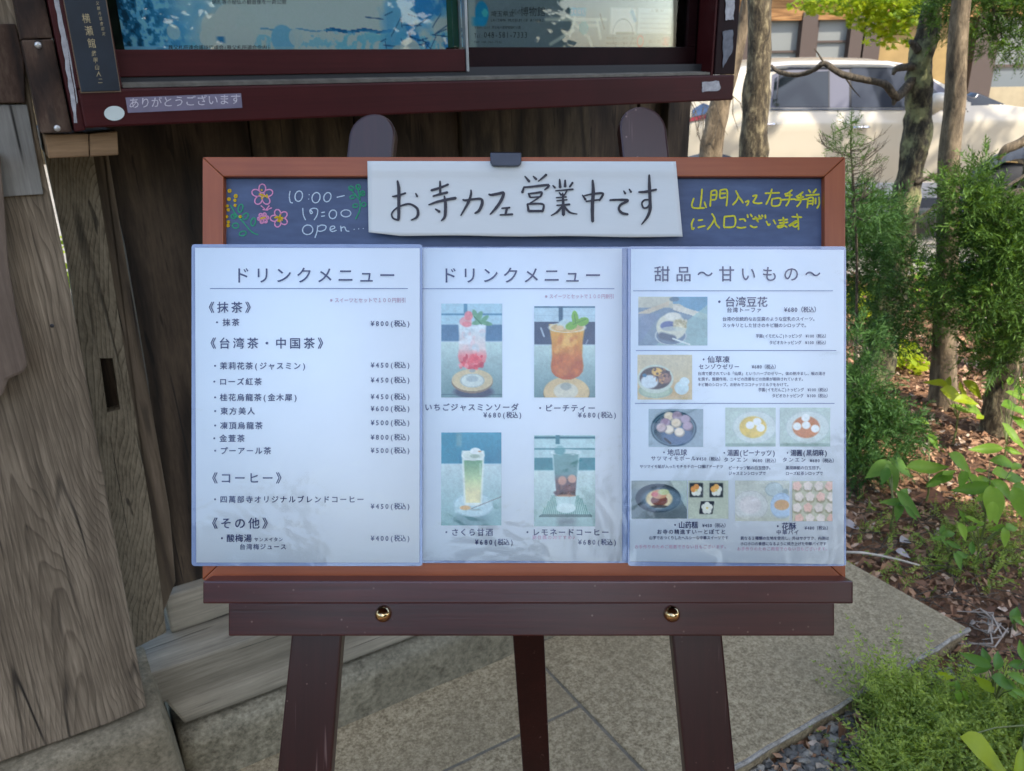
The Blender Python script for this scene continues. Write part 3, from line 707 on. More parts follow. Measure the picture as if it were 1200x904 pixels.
for cx, cy, rr, col, a_ in ((.245,.70,.033,(206,214,206),1),(.295,.66,.045,(208,214,206),1),(.345,.68,.035,(206,214,206),1),(.225,.79,.022,(206,214,206),1),(.27,.80,.035,(208,214,206),1),(.33,.80,.03,(208,214,206),1),(.445,.80,.036,(130,188,212),.95),(.485,.78,.022,(200,212,208),.9),(.135,.74,.018,(176,206,212),.9),(.57,.76,.012,(204,214,208),.9),(.86,.93,.04,(206,214,206),.9),(.82,.96,.03,(206,214,206),.9)):
    p.ell(cx,cy,rr,rr/p.asp*1.0,col,a_,.08)
p.rect(.252,.775,.272,.835,(50,130,180),.9); p.rect(.085,.90,.105,.95,(40,110,170),.9,.02); p.line(.06,.965,.115,.965,.006,(40,110,170),.9); p.ell(.095,.90,.016,.03,(60,140,190),.9)
p.put((Y>.86)*(X<.5)*(1.0), (206,212,200), .25)
p.a = np.clip((p.a-.5)*1.25+.57,0,1); p.noise(.012)
pt = (0, wp(143,57,PV).z)
za = wp(147,56.5,PV).z; ua, ub = wp(143,30,PV).x-.002, wp(524,30,PV).x
zc = za + (ub-ua)/p.w*(p.h-1)
post1 = p.make('event_poster', [(ua,PV,zc),(ub,PV,zc),(ub,PV,za-.02),(ua,PV,za-.02)], None, W)
setp(post1, 'blue watercolour poster with white bubbles and a map, behind the noticeboard\'s left pane', 'poster')
mb = MB(); mb.prism([Vector((ub+.001,PV+.003,za-.02)),Vector((ub+.024,PV+.003,za-.02)),Vector((ub+.020,PV+.003,zc)),Vector((ub+.004,PV+.003,zc))],(0,.002,0))
setp(mb.build('green_card', plain('green_card', lin(40,104,84), .6), W), 'narrow dark green card between the two posters in the noticeboard', 'card')
PV2 = NV + .085
uc, ud = wp(549,30,PV2).x, wp(800,30,PV2).x; z2 = wp(600,54,PV2).z-.02; z3 = z2+(ud-uc)*.33
p = Pic(230, 76, (132,144,148))
p.rect(.0,.0,.03,1,(176,186,182)); p.noise(.006)
def U(px): return (wp(px,30,PV2).x-uc)/(ud-uc)
def Vy(px,py): return (z3-wp(px,py,PV2).z)/(z3-z2)
def q(px,py): return U(px), Vy(px,py)
x,y = q(565,16); p.ell(x,y,.028,.055*2.2,(40,150,190),.95); x,y=q(560,20); p.rect(x-.02,y-.0,x+.03,y+.09,(50,160,200),.9,.02); p.ell(x+.03,y-.04,.012,.04,(90,190,190),.9)
for a,b,c,d in ((640,23,710,23),(676,10,668,42),(664,18,690,44),(700,25,704,45),(684,30,700,30),(672,36,645,52),(690,44,694,54)):
    x,y=q(a,b); X2,Y2=q(c,d); p.line(x,y,X2,Y2,.006,(206,208,196),.9)
x,y=q(703,17); X2,Y2=q(708,34); p.line(x,y,X2,Y2,.003,(60,60,60),.9)
x,y=q(668,8.5); X2,Y2=q(686,19.5); p.rect(x,y,X2,Y2,(20,150,180)); x,y=q(684,33); p.ell(x,y,.022,.07,(30,150,160),.9)
x,y=q(715,9); X2,Y2=q(745,41); p.rect(x,y,X2,Y2,(214,218,212)); p.ring((x+X2)/2,Y2,.05,.17,.06,(90,100,110),.8); x,y=q(740,14);X2,Y2=q(744,24); p.line(x,y,X2,Y2,.008,(60,150,190)); x,y=q(722,38);X2,Y2=q(744,40.5); p.rect(x,y,X2,Y2,(90,96,100))
x,y=q(747,9); X2,Y2=q(787,40); p.rect(x,y,X2,Y2,(196,204,206))
for k in range(4):
    x,y=q(750,16+k*5.5); X2,Y2=q(784,17.2+k*5.5); p.rect(x,y,X2,Y2,(96,104,116),.6)
x,y=q(751,48.5); p.ring(x,y,.015,.06,.35,(200,70,76),.95); x,y=q(778,43.5);X2,Y2=q(785,53); p.rect(x,y,X2,Y2,(200,70,80),.9)
p.a = np.clip((p.a-.5)*1.35+.54,0,1)
post2 = p.make('museum_poster', [(uc,PV2,z3),(ud,PV2,z3),(ud,PV2,z2),(uc,PV2,z2)], None, W)
setp(post2, 'grey museum poster with telephone number and access map, behind the right pane of the noticeboard', 'poster')
# ---------------------------------------------------------------- lettering
_g = {}
BOLD = 0.0
def glyph(ch, res=2):
    k = (ch, res)
    if k not in _g:
        cu = bpy.data.curves.new('tmp', 'FONT'); cu.body = ch; cu.size = 1; cu.resolution_u = res; cu.fill_mode = 'FRONT'
        o = bpy.data.objects.new('tmp', cu); COL.objects.link(o)
        me = o.evaluated_get(bpy.context.evaluated_depsgraph_get()).to_mesh()
        V = np.array([v.co[:2] for v in me.vertices]) if len(me.vertices) else np.zeros((0, 2))
        F = [list(p.vertices) for p in me.polygons]
        bpy.data.objects.remove(o); bpy.data.curves.remove(cu); _g[k] = (V, F)
    return _g[k]
HALF = .62
KV, _ = glyph('国', 2); KC = (KV.max(0)+KV.min(0))/2; EM = (KV[:,0].max()-KV[:,0].min())/.84
def text(mb, s, x0, x1, yc, h, fn, res=2, slope=0.0, mi=0, sy=1.0):
    """lay a line of characters so its ink runs from x0 to x1 (photo units), centred on yc, em height h"""
    cells = []; pos = 0
    for ch in s:
        half = ord(ch) < 128 or ch in '¥'
        wd = HALF if half else 1.0
        cells.append((ch, pos, wd, half)); pos += wd
    first = .12 if not cells[0][3] else .05
    tot = cells[-1][1] + cells[-1][2] - first*2
    pitch = (x1-x0)/max(tot - 0, .1)
    if pitch < h*.5: pass
    for ch, ps, wd, half in cells:
        if ch in ' 　': continue
        V, F = glyph(ch, res)
        if not len(V): continue
        cx = x0 + (ps + wd/2 - first)*pitch
        gx = KC[0] if not half else (V[:,0].max()+V[:,0].min())/2
        kx = min(h, pitch*.99)/EM if not half else min(h*.95, pitch*1.05)/EM
        px = cx + (V[:,0]-gx)*kx; py = yc - (V[:,1]-KC[1])*h/EM*sy + (cx-x0)*slope
        mb.add([fn(a, b) for a, b in zip(px, py)], F, mi)
        if BOLD:
            for q, (sx, sy_) in enumerate(((BOLD*h, 0), (BOLD*h*.5, BOLD*h*.8))):
                up_ = Vector((0, 0, .00004*(q+1))); mb.add([fn(a+sx, b+sy_)+up_ for a, b in zip(px, py)], F, mi)
def strokes(mb, S, fn, k, ox, oy, wd, taper=True, res=5, jit=0):
    """brush strokes: each a list of (x, y[, w]) in zoom units"""
    for st in S:
        P = [np.array(p[:2], float) for p in st]; Wd = [p[2] if len(p) > 2 else None for p in st]
        n = len(P)
        if all(a is None for a in Wd):
            Wd = [1.0]*n
            if taper:
                Wd[0] = .85; Wd[-1] = .5
                if n == 2: Wd = [1.0, .6]
        Wd = [1.0 if a is None else a for a in Wd]
        Q = []; WQ = []
        for i in range(n-1):
            p0 = P[max(i-1,0)]; p1 = P[i]; p2 = P[i+1]; p3 = P[min(i+2,n-1)]
            for j in range(res):
                t = j/res
                Q.append(.5*((2*p1)+(-p0+p2)*t+(2*p0-5*p1+4*p2-p3)*t*t+(-p0+3*p1-3*p2+p3)*t**3)); WQ.append(Wd[i]*(1-t)+Wd[i+1]*t)
        Q.append(P[-1]); WQ.append(Wd[-1]); L = []; R = []
        for i, p in enumerate(Q):
            d = Q[min(i+1,len(Q)-1)]-Q[max(i-1,0)]; d = d/(np.linalg.norm(d)+1e-9); nn = np.array((-d[1], d[0])); h = WQ[i]*wd/2*(1+(rnd.uniform(-jit,jit) if jit else 0))
            L.append(p+nn*h); R.append(p-nn*h)
        d0 = Q[0]-Q[1]; d0 = d0/(np.linalg.norm(d0)+1e-9); d1 = Q[-1]-Q[-2]; d1 = d1/(np.linalg.norm(d1)+1e-9)
        c0 = Q[0]+d0*WQ[0]*wd*.42; c1 = Q[-1]+d1*WQ[-1]*wd*.42
        pts = [c0]+L+[c1]+R[::-1]; m = len(L)
        V = [fn(ox+p[0]/k, oy+p[1]/k) for p in pts]
        F = [[0,1,2*m+1]]+[[1+i,2+i,2*m-i,2*m+1-i] for i in range(m-1)]+[[m,m+1,m+2]]
        mb.add(V, F)
def wfn(v): return lambda x, y: wp(x, y, v)
def efn(dz): return lambda x, y: ep(x, y, dz)

# lettering on the noticeboard
f = wfn(NV-.0012)
mb = MB(); text(mb, 'ありがとうございます', 152, 281, 121.5, 13, f, 2, slope=-.040); mb.build('strip_lettering', MT['tapeink'], W, nb)
mb = MB(); f = wfn(NV-.0046)
for i, ch in enumerate('長瀞館'):
    V_, F_ = glyph('秩横瀬館'[i+1] if i < 3 else ch, 2)
    cx, cy = 101+i*3.3, 22+i*14.5; k = 12/EM
    mb.add([f(cx+(a-KC[0])*k*.8+(-(b-KC[1])*k)*.2, cy-(b-KC[1])*k) for a, b in V_], F_)
for i, ch in enumerate('武甲山人二'):
    V_, F_ = glyph(ch, 1); cx, cy = 110+i*1.9, 63+i*8; k = 7/EM
    mb.add([f(cx+(a-KC[0])*k*.8, cy-(b-KC[1])*k) for a, b in V_], F_)
for i, ch in enumerate('秩父観光協会認定'):
    V_, F_ = glyph(ch, 1); cx, cy = 113+i*1.25, -2+i*6; k = 4.6/EM
    mb.add([f(cx+(a-KC[0])*k*.8, cy-(b-KC[1])*k) for a, b in V_], F_)
mb.build('plaque_lettering', MT['goldink'], W, nb)
mb = MB(); f = wfn(PV-.0006)
text(mb, '納札等の秘仏の観音像を一斉公開', 249, 335, 2.5, 6.2, f, 1)
text(mb, '秩父札所連合護持協議会(秩父札所連合会内)', 198, 316, 56, 6, f, 1)
mb.build('poster_lettering', plain('grey_poster_ink', lin(36,46,56), .6), W, post1)
mb = MB(); f = wfn(PV2-.0006)
text(mb, '埼玉県立', 576, 602, 16.5, 7, f, 1); text(mb, '川の', 600, 611, 14, 7.5, f, 1); text(mb, '博物館', 611, 638, 14, 12, f, 1)
text(mb, 'SAITAMA MUSEUM OF RIVERS', 575, 637, 24, 4.6, f, 1)
text(mb, 'Tel:', 556, 566, 42, 7.5, f, 1); text(mb, '048-581-7333', 567, 618, 41, 9.5, f, 2)
text(mb, '〒369-1217 埼玉県大里郡寄居町小園', 556, 610, 32.5, 3.6, f, 1); text(mb, 'FAX 048-581-7332', 556, 588, 49.5, 3.6, f, 1)
for k in range(2): text(mb, '開館時間のご案内 入館料', 711, 747, 45+k*6, 3, f, 1)
text(mb, '入館料', 762, 778, 13, 4, f, 1); text(mb, '彩の国', 761, 774, 49, 4.5, f, 1)
mb.build('poster_lettering', plain('dark_poster_ink', lin(34,42,50), .6), W, post2)
mb = MB(); text(mb, 'かわはく', 669, 685, 14, 6, wfn(PV2-.0008), 1); mb.build('poster_lettering', plain('white_poster_ink', (.6,.65,.65), .6), W, post2)

# ---------------------------------------------------------------- the easel
foot_z = -.055
def e2w(p): return E @ Vector(p)
def edown(px0, py0, px1, py1, dz):      # follow a line in the easel plane until it reaches the soil
    a, b = ep(px0,py0,dz), ep(px1,py1,dz); d = b-a
    za, zb_ = e2w(a).z, e2w(b).z; return a + d*((foot_z-za)/(zb_-za))
es = empty('display_easel', gp(600, 1500, foot_z), 'dark red-brown stained wooden A-frame easel with brass knobs, holding the menu board', 'easel')
def eleg(name, top, mid, low, zf=-.030, th=.02):
    (tl, tr, ty), (ml, mr, my), (bl_, br, by) = top, mid, low
    cl = [ep(tl, ty+26, zf), ep(ml, my, zf), ep(bl_, by, zf)]; cr = [ep(tr, ty+26, zf), ep(mr, my, zf), ep(br, by, zf)]
    dl = (cl[2]-cl[1]); dr = (cr[2]-cr[1])
    za, zb_ = e2w(cl[1]).z, e2w(cl[2]).z; k = (foot_z-za)/(zb_-za)
    fl = cl[1]+dl*k; fr = cr[1]+dr*k
    hw = (cl[0]-cr[0]).length/2; cen = (cl[0]+cr[0])/2; ax = (cen-(cl[1]+cr[1])/2).normalized(); sx = (cr[0]-cl[0]).normalized()
    arc = [cen + sx*hw*.985*math.cos(t) + ax*hw*.92*math.sin(t) for t in [math.pi*i/14 for i in range(1,14)]]
    poly = [fl, fr, cr[1], cr[0]] + arc + [cl[0], cl[1]]
    mb = MB(); mb.prism(poly, (0,0,-th)); return mb.build(name, MT['easel'], E, es, bevel=.0022)
eleg('front_leg', (409,463,132), (342,401,738), (325,388,904))
eleg('front_leg', (726,781,124), (787,846,738), (803,862,904))
# crossbar joining the leg tops behind the board, and the back leg hinged to it
mb = MB(); a = ep(405,232,-.0505); b = ep(790,272,-.0705); mb.box((a.x,b.y,b.z),(b.x,a.y,a.z)); mb.build('crossbar', MT['easelx'], E, es, bevel=.002)
T0 = E @ ep(592, 250, -.082); ang = math.radians(13)
nrm = Vector((0, math.cos(ang), math.sin(ang)))
def onplane(px, py):
    r = ray(px, py); return CAM + r*((T0-CAM).dot(nrm)/r.dot(nrm))
def rl(px0, px1, y0): return onplane(px0, y0), onplane(px1, y0)
L0, R0 = rl(600.5, 637.5, 740); L1, R1 = rl(612.5, 644.5, 904)
kt = (T0.z-L0.z)/(L1.z-L0.z); kb = (-.0-L0.z)/(L1.z-L0.z)
poly = [L0+(L1-L0)*kt, R0+(R1-R0)*kt, R0+(R1-R0)*kb, L0+(L1-L0)*kb]
mb = MB(); mb.prism(poly, nrm*.022)
mb.build('back_leg', MT['easel'], I4, es, bevel=.002)
# lower rail and ledge
mb = MB(); a = ep(268,706,-.0095); b = ep(968,738,-.0295); mb.box((a.x,b.y,-.0295),(b.x,a.y,-.0085)); mb.build('lower_rail', MT['easelx'], E, es, bevel=.0016)
mb = MB(); a = ep(237.5,681.5,.030); b = ep(1000,708,.030); mb.box((a.x,b.y,-.0082),(b.x,a.y,.030)); ledge = mb.build('ledge', MT['easelx'], E, es, bevel=.0016)
for px in (449.5, 787):
    mb = MB(); mb.lathe(ep(px,719,-.009), (0,0,1), [(.0070,0),(.0078,.0015),(.0078,.003),(.0070,.0055),(.0048,.0085),(.0020,.0102),(.0002,.0106)], 24); mb.build('brass_knob', MT['brass'], E, es, smooth=True)

# ---------------------------------------------------------------- the board
cb = empty('framed_chalkboard', E @ ep(614,681,0), 'landscape blue chalkboard in an orange-brown wooden frame, standing on the easel ledge', 'chalkboard', frame=E)
ZF = .008
def emb(x0,y0,x1,y1,dz0,dz1,name,mat,par,bevel=.001):
    a = ep(x0,y0,dz1); b = ep(x1,y1,dz1); mb = MB(); mb.box((a.x,b.y,dz0),(b.x,a.y,dz1)); return mb.build(name, mat, E, par, bevel=bevel)
def fr(pts, mat, name='frame_rail'):
    mb = MB(); mb.prism([ep(x,y,ZF) for x,y in pts], (0,0,-.018)); return mb.build(name, mat, E, cb, bevel=.0011)
o_ = (237,184,991,680.6); i_ = (262,207,966,657)
fr([(o_[0],o_[1]),(o_[2],o_[1]),(i_[2]+.15,i_[1]),(i_[0]-.15,i_[1])], MT['framex'])
fr([(o_[0],o_[3]),(i_[0]-.15,i_[3]),(i_[2]+.15,i_[3]),(o_[2],o_[3])], MT['framex'])
fr([(o_[0],o_[1]+.3),(i_[0]-.3,i_[1]+.15),(i_[0]-.3,i_[3]-.15),(o_[0],o_[3]-.3)], MT['framey'], 'frame_stile')
fr([(o_[2],o_[1]+.3),(o_[2],o_[3]-.3),(i_[2]+.3,i_[3]-.15),(i_[2]+.3,i_[1]+.15)], MT['framey'], 'frame_stile')
emb(250,196,978,668,-.0075,0,'writing_surface',MT['chalkboard'],cb,0)
# dark strips standing in for the shade inside the frame's edge
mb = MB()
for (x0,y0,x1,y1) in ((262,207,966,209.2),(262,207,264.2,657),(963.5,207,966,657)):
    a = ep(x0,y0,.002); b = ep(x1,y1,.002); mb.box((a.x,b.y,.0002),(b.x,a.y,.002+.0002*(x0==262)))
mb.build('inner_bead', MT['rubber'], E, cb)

K1, O1 = 7.06, (800,210); f = efn(.0006)
Yl = [ # 山門入って右手手前
 [(160,85),(157,130),(145,235)],[(92,160),(76,215),(95,240),(180,240)],[(180,190),(195,235)],
 [(236,105),(228,225)],[(236,102),(278,96),(274,165),(236,172)],[(236,135),(272,130)],
 [(312,92),(362,88),(370,140),(362,222)],[(312,92),(310,155),(355,150)],[(315,120),(355,118)],
 [(440,98),(462,140),(500,198)],[(462,140),(445,180),(415,213)],
 [(520,190),(545,180),(540,205),(528,220)],[(580,142),(612,135),(600,165),(585,192),(620,202),(655,198)],
 [(683,118),(800,114)],[(738,84),(720,150),(690,210)],[(740,165),(740,220),(800,215),(808,160),(742,165)],
 [(905,92),(870,118),(845,125)],[(818,172),(930,166)],[(850,140),(905,132)],[(888,120),(880,180),(855,222)],
 [(995,108),(960,135),(940,145)],[(935,175),(1030,165)],[(945,158),(1000,148)],[(980,130),(975,190),(945,228)],
 [(1042,90),(1058,112)],[(1105,84),(1080,115)],[(1020,135),(1130,128)],[(1038,158),(1030,238)],[(1040,158),(1078,155),(1075,215)],[(1040,182),(1074,180)],[(1040,205),(1072,203)],[(1100,160),(1098,205)],[(1128,150),(1130,205),(1112,242)],
 # に入口ございます
 [(92,330),(75,370),(80,415),(95,405)],[(130,342),(165,338)],[(128,402),(150,395),(185,388)],
 [(242,288),(262,320),(275,370),(305,405)],[(262,335),(240,375),(205,418)],
 [(345,318),(342,390),(350,402)],[(345,312),(390,308),(432,312),(428,390),(350,400)],
 [(470,335),(505,332),(520,350)],[(450,398),(480,405),(522,398)],[(535,295),(540,318)],[(560,292),(575,312)],
 [(580,330),(655,325)],[(600,312),(625,355)],[(560,385),(585,400),(615,396)],[(630,300),(640,318)],[(655,298),(662,312)],[(640,318),(612,345)],
 [(683,298),(685,325)],[(692,350),(710,382),(722,372)],[(752,340),(768,370)],
 [(795,342),(868,335)],[(800,365),(870,358)],[(832,318),(835,385),(800,402),(785,392),(830,382),(862,398)],
 [(880,385),(930,350)],[(885,390),(940,345)],[(945,290),(955,340),(958,418)],[(905,312),(985,316)],[(955,350),(910,380),(935,395),(960,370)]]
mb = MB(); strokes(mb, Yl, f, K1, 800, 210, 14, taper=False, jit=.12); mb.build('chalk_directions', MT['chalk_yellow'], E, cb)
def loop(cx,cy,rx,ry,rot=0,n=9):
    return [(cx+rx*math.cos(t)*math.cos(rot)-ry*math.sin(t)*math.sin(rot), cy+rx*math.cos(t)*math.sin(rot)+ry*math.sin(t)*math.cos(rot)) for t in [2*math.pi*i/n for i in range(n+1)]]
Wl = [[(548,98),(542,140),(550,185),(568,192)], loop(618,138,30,42,.2), [(700,125),(702,127)],[(697,160),(699,162)], loop(757,150,32,42,.25), loop(848,146,28,38,.35),[(925,147),(985,133)],
      [(650,235),(655,290),(672,328)],[(712,248),(728,270),(715,278),(708,250),(735,235),(768,245),(765,290),(742,328)],[(800,270),(826,266)],[(800,300),(826,296)], loop(892,284,30,35,.3), loop(997,276,40,28,.0),
      loop(690,408,42,38,-.3),[(770,375),(765,420),(748,472)],[(768,385),(800,370),(835,378),(830,405),(795,420),(768,415)],[(868,408),(905,395),(900,378),(875,385),(870,410),(890,422),(920,412)],[(955,378),(960,420)],[(958,395),(985,385),(1000,415),(1022,420)],[(1062,404),(1064,405)],[(1098,400),(1100,401)],[(1135,398),(1137,399)]]
mb = MB(); strokes(mb, Wl, f, 6.857, 260, 210, 8.5, taper=False, jit=.15); mb.build('chalk_hours', MT['chalk_white'], E, cb)
Pk = []
def flower(cx,cy,R,r,rot,n=5):
    for i in range(n):
        a = rot+2*math.pi*i/n; Pk.append(loop(cx+R*math.cos(a), cy+R*math.sin(a), r*1.05, r*.8, a))
flower(325,128,52,34,-math.pi/2); flower(462,315,42,30,-1.9); flower(332,315,26,18,-1.2,6)
Pk += [loop(332,318,32,30,0),[(315,215),(345,240),(330,228)],[(380,215),(360,245),(400,232)],[(330,245),(370,250)]]
mb = MB(); strokes(mb, Pk, f, 6.857, 260, 210, 10, taper=False, jit=.15); mb.build('chalk_flowers', MT['chalk_pink'], E, cb)
Gd = [loop(x,y,r*.5,r*.5,0,7) for x,y,r in ((62,95,20),(112,137,21),(57,162,18),(105,172,14),(107,212,13),(44,217,12),(52,248,14),(39,303,15),(53,345,14),(50,374,16),(148,302,13))]
Gd += [[(318,85),(322,92)],[(300,122),(335,130)],[(360,125),(365,150)],[(320,140),(322,160)],[(330,132),(350,140)],[(440,300),(485,330)],[(450,340),(470,290)],[(425,310),(490,312)],[(310,318),(350,308)],[(460,320),(465,345)]]
mb = MB(); strokes(mb, Gd, efn(.0008), 6.857, 260, 210, 13, taper=False, jit=.15); mb.build('chalk_mimosa', MT['chalk_gold'], E, cb)
Gr = [[(70,210),(110,280),(170,345),(240,425),(290,447)], loop(150,235,18,32,.3), loop(190,300,20,28,.6), loop(252,345,18,32,.2), loop(110,375,25,20,0), loop(168,438,28,18,-.3), loop(95,300,20,18,0),[(90,290),(110,310)],
      [(1085,60),(1105,140),(1110,240),(1075,320)], loop(1040,75,20,16,.5), loop(1095,65,18,20,0), loop(1050,145,22,14,-.3), loop(1130,115,18,18,0), loop(1072,215,20,14,-.2), loop(1140,205,18,16,-.5),[(1030,80),(1060,90)],[(1085,60),(1100,80)],[(1050,100),(1110,170)],[(1140,95),(1105,150)]]
mb = MB(); strokes(mb, Gr, efn(.0005), 6.857, 260, 210, 9, taper=False, jit=.15); mb.build('chalk_leaves', MT['chalk_green'], E, cb)

# ---------------------------------------------------------------- banner held by a magnet clip
def curved_sheet(name, corners, zfun, nx, ny, mat, frame, parent=None, th=.0002, edge=None):
    (tl, tr, br, bl) = [np.array(c, float) for c in corners]; V = []
    for j in range(ny+1):
        for i in range(nx+1):
            s, t = i/nx, j/ny; p = (tl*(1-s)+tr*s)*(1-t)+(bl*(1-s)+br*s)*t
            if edge: p = p + np.array(edge(s,t))
            V.append(ep(p[0], p[1], zfun(s,t)))
    F = [(j*(nx+1)+i, (j+1)*(nx+1)+i, (j+1)*(nx+1)+i+1, j*(nx+1)+i+1) for j in range(ny) for i in range(nx)]
    o = npmesh(name, [tuple(v) for v in V], F, mat, frame, parent, smooth=True, base=False)
    if th:
        md = o.modifiers.new('thickness', 'SOLIDIFY'); md.thickness = th; md.offset = -1
    return o
def bz(s,t):
    return .0095 + .004*max(0,t-.35)*(1-abs(2*s-1)**3) + .0012*math.sin(s*9+1)*t + .006*max(0,t-.75)*max(0,.12-s)*8 + .0012*math.exp(-((t-.13)/.05)**2)
def bedge(s,t):
    if t > .9 and s < .09: return (0, -(.09-s)*45*(t-.9)*10*.9)
    if t > .97: return (0, .9*math.sin(s*17)*.5)
    if t < .12 and s > .965: return (0, (s-.965)*0)
    return (0,0)
ban = curved_sheet('paper_banner', [(430.5,189),(792,189.5),(800,278),(432,276)], lambda s,t: bz(s,t), 60, 20, MT['banner'], E, None, .00025, lambda s,t: (bedge(s,t)[0]+(8*min(1,t*6) if s>.999 and False else 0), bedge(s,t)[1]))
setp(ban, 'white paper banner with handwritten black Japanese characters, clipped over the top of the chalkboard', 'paper sign')
def bfn(x,y):
    s = min(1,max(0,(x-431)/365)); t = min(1,max(0,(y-189)/88)); return ep(x,y,bz(s,t)+.0012)
B1 = [ # お寺カフェ  (zoom 7.5, origin 450,195)
 [(72,266,.5),(110,262,.9),(190,236,.7)],[(118,128,.7),(130,200,1.25),(130,330,1.2),(128,455,1.1),(115,470,.7),(78,455,.7),(68,420,.7),(90,385,.6),(140,352,.7),(220,332,.8),(285,365,.95),(300,410,1.1),(285,450,.9),(238,474,.45)],[(278,238,.5),(292,266,.9)],
 [(415,212,.9),(490,190,.95),(565,160,.8)],[(492,130,.6),(494,180,.95),(494,245,.8)],[(430,264,.6),(490,246,.9),(558,230,.9)],[(392,340,.5),(470,312,.95),(560,292,1.),(630,280,1.1)],[(530,262,.6),(540,330,1.15),(538,420,1.15),(528,455,1.),(503,480,.45)],[(450,376,.5),(488,400,1.1)],
 [(692,294,.6),(720,300,.9),(800,288,.85),(855,290,.95),(862,330,1.2),(835,390,1.1),(798,414,.6)],[(764,208,.5),(764,250,.95),(740,320,1.1),(675,434,.5)],
 [(920,246,.6),(945,252,.95),(1010,240,1.),(1050,236,1.1),(1035,290,1.15),(990,360,1.1),(932,424,.5)],[(1035,370,.6),(1105,364,.75)],[(1080,370,.9),(1068,424,.9)],[(1020,428,.6),(1130,422,.8)]]
B2 = [ # 営業中です (zoom 6.667, origin 600,195)
 [(100,78,.5),(135,120,1.1)],[(165,78,.5),(190,102,1.)],[(268,66,1.),(240,90,.8),(205,118,.4)],[(95,160,.6),(80,205,1.1)],[(95,165,.7),(150,160,.8),(285,148,1.),(255,185,.6)],[(128,212,.6),(140,240,.9)],[(132,215,.6),(190,208,.8),(232,205,.9),(222,240,.7)],[(140,244,.6),(222,238,.6)],[(222,235,.6),(180,265,.6),(140,290,.6)],[(120,295,.7),(130,350,1.)],[(122,296,.7),(240,296,.8),(240,350,.9)],[(130,350,.9),(240,350,1.)],
 [(372,102,.6),(376,165,1.2)],[(415,108,.6),(415,158,1.2)],[(318,150,.5),(336,168,.9)],[(474,128,.9),(450,162,.7)],[(340,192,.5),(478,180,.7)],[(368,205,.5),(385,225,.8)],[(430,192,.6),(400,238,.6)],[(345,246,.5),(425,240,.6)],[(350,270,.5),(430,262,.6)],[(350,306,.6),(450,298,.8)],[(396,210,.6),(400,290,1.1),(402,380,1.3)],[(392,315,.9),(350,360,.8),(305,385,.4)],[(410,315,.9),(450,360,.8),(510,374,.4)],
 [(550,225,.5),(575,262,.95)],[(560,232,.5),(640,215,.8),(710,215,1.),(682,268,.8)],[(578,275,.6),(680,262,.7)],[(630,110,.8),(635,200,1.35),(628,320,1.35),(630,432,1.1)],
 [(765,265,.7),(830,262,.9),(905,268,1.1),(850,300,.9),(835,335,.95),(860,365,1.),(905,376,.9)],[(872,192,.5),(885,214,.95)],[(915,178,.5),(930,202,.95)],
 [(990,202,.6),(1040,200,1.),(1128,182,.8)],[(1072,68,.7),(1074,150,1.25),(1078,260,1.2),(1078,340,1.2),(1055,400,1.),(1012,456,.4)],[(1070,262,.7),(1035,265,.7),(1015,290,.7),(1028,325,.7),(1060,320,.7),(1076,290,.7)]]
mb = MB(); strokes(mb, B1, bfn, 7.5, 450, 195, 24, jit=.05, res=6); strokes(mb, B2, bfn, 6.667, 600, 195, 21, jit=.05, res=6)
mb.build('brush_lettering', MT['blackink'], E, ban)
mc = empty('magnet_clip', E @ ep(593,194,.011), 'small dark plastic clip at the middle of the top frame, holding the banner', 'clip', frame=E)
cl = [(574.5,179),(611,179),(611,190),(609.5,193),(607,194.5),(578.5,194.5),(576,193),(574.5,190)]
mb = MB(); mb.prism([ep(x,y,.0155) for x,y in cl], (0,0,-.0045)); mb.build('front_jaw', MT['clip'], E, mc, bevel=.0009)
a, b = ep(575,178.6,.011), ep(610.5,182.4,.011); mb = MB(); mb.box((a.x,b.y+.0032,-.013),(b.x,a.y+.0002,.0108)); mb.build('top_plate', MT['clip'], E, mc, bevel=.0005)

# ---------------------------------------------------------------- the three menu sheets
def sheetmake(name, outer, paper, dz, label, bow, seed, seals):
    t = empty(name, E @ ep((outer[0]+outer[2])/2, outer[3], dz), label, 'menu', 'laminated menu sheets on the board', frame=E)
    zf = lambda s,t_: dz + bow*math.sin(math.pi*s)*math.sin(math.pi*t_*.9+.2)
    def box4(b): return [(b[0],b[1]),(b[2],b[1]),(b[2],b[3]),(b[0],b[3])]
    (x0,y0),(x1,y1_),(x2,y2),(x3,y3) = paper
    curved_sheet('paper_sheet', paper, lambda s,u: dz, 2, 2, MT['paper'], E, t, .00012)
    # film over everything, corners rounded by insetting
    X0,Y0,X1,Y1 = outer; r = 4
    nx, ny = 40, 56; V=[]; F=[]
    curved_sheet('laminate_film', box4(outer), lambda s,u: dz+.0012+.0006*mnoise.noise(Vector((s*2.2,u*3,seed))), nx, ny, MT['film'], E, t, 0)
    # sealed rim of the pouch: four strips round the paper
    def strip(pts):
        mb = MB(); mb.prism([ep(x,y,dz-.0002) for x,y in pts], (0,0,-.0003)); mb.build('sealed_rim', MT['seal'], E, t)
    g_ = .25
    def rc(cx, cy, a0):   # rounded corner points
        return [(cx+r*math.cos(a0+math.pi/2*i/4), cy+r*math.sin(a0+math.pi/2*i/4)) for i in range(5)]
    strip(rc(X0+r,Y0+r,math.pi)+rc(X1-r,Y0+r,-math.pi/2)+[(X1,y1_-g_),(X0,y0-g_)])
    strip([(X0,y3+g_),(X1,y2+g_)]+rc(X1-r,Y1-r,0)+rc(X0+r,Y1-r,math.pi/2))
    strip([(X0,y0),(x0-g_,y0),(x3-g_,y3),(X0,y3)])
    strip([(x1+g_,y1_),(X1,y1_),(X1,y2),(x2+g_,y2)])
    return t
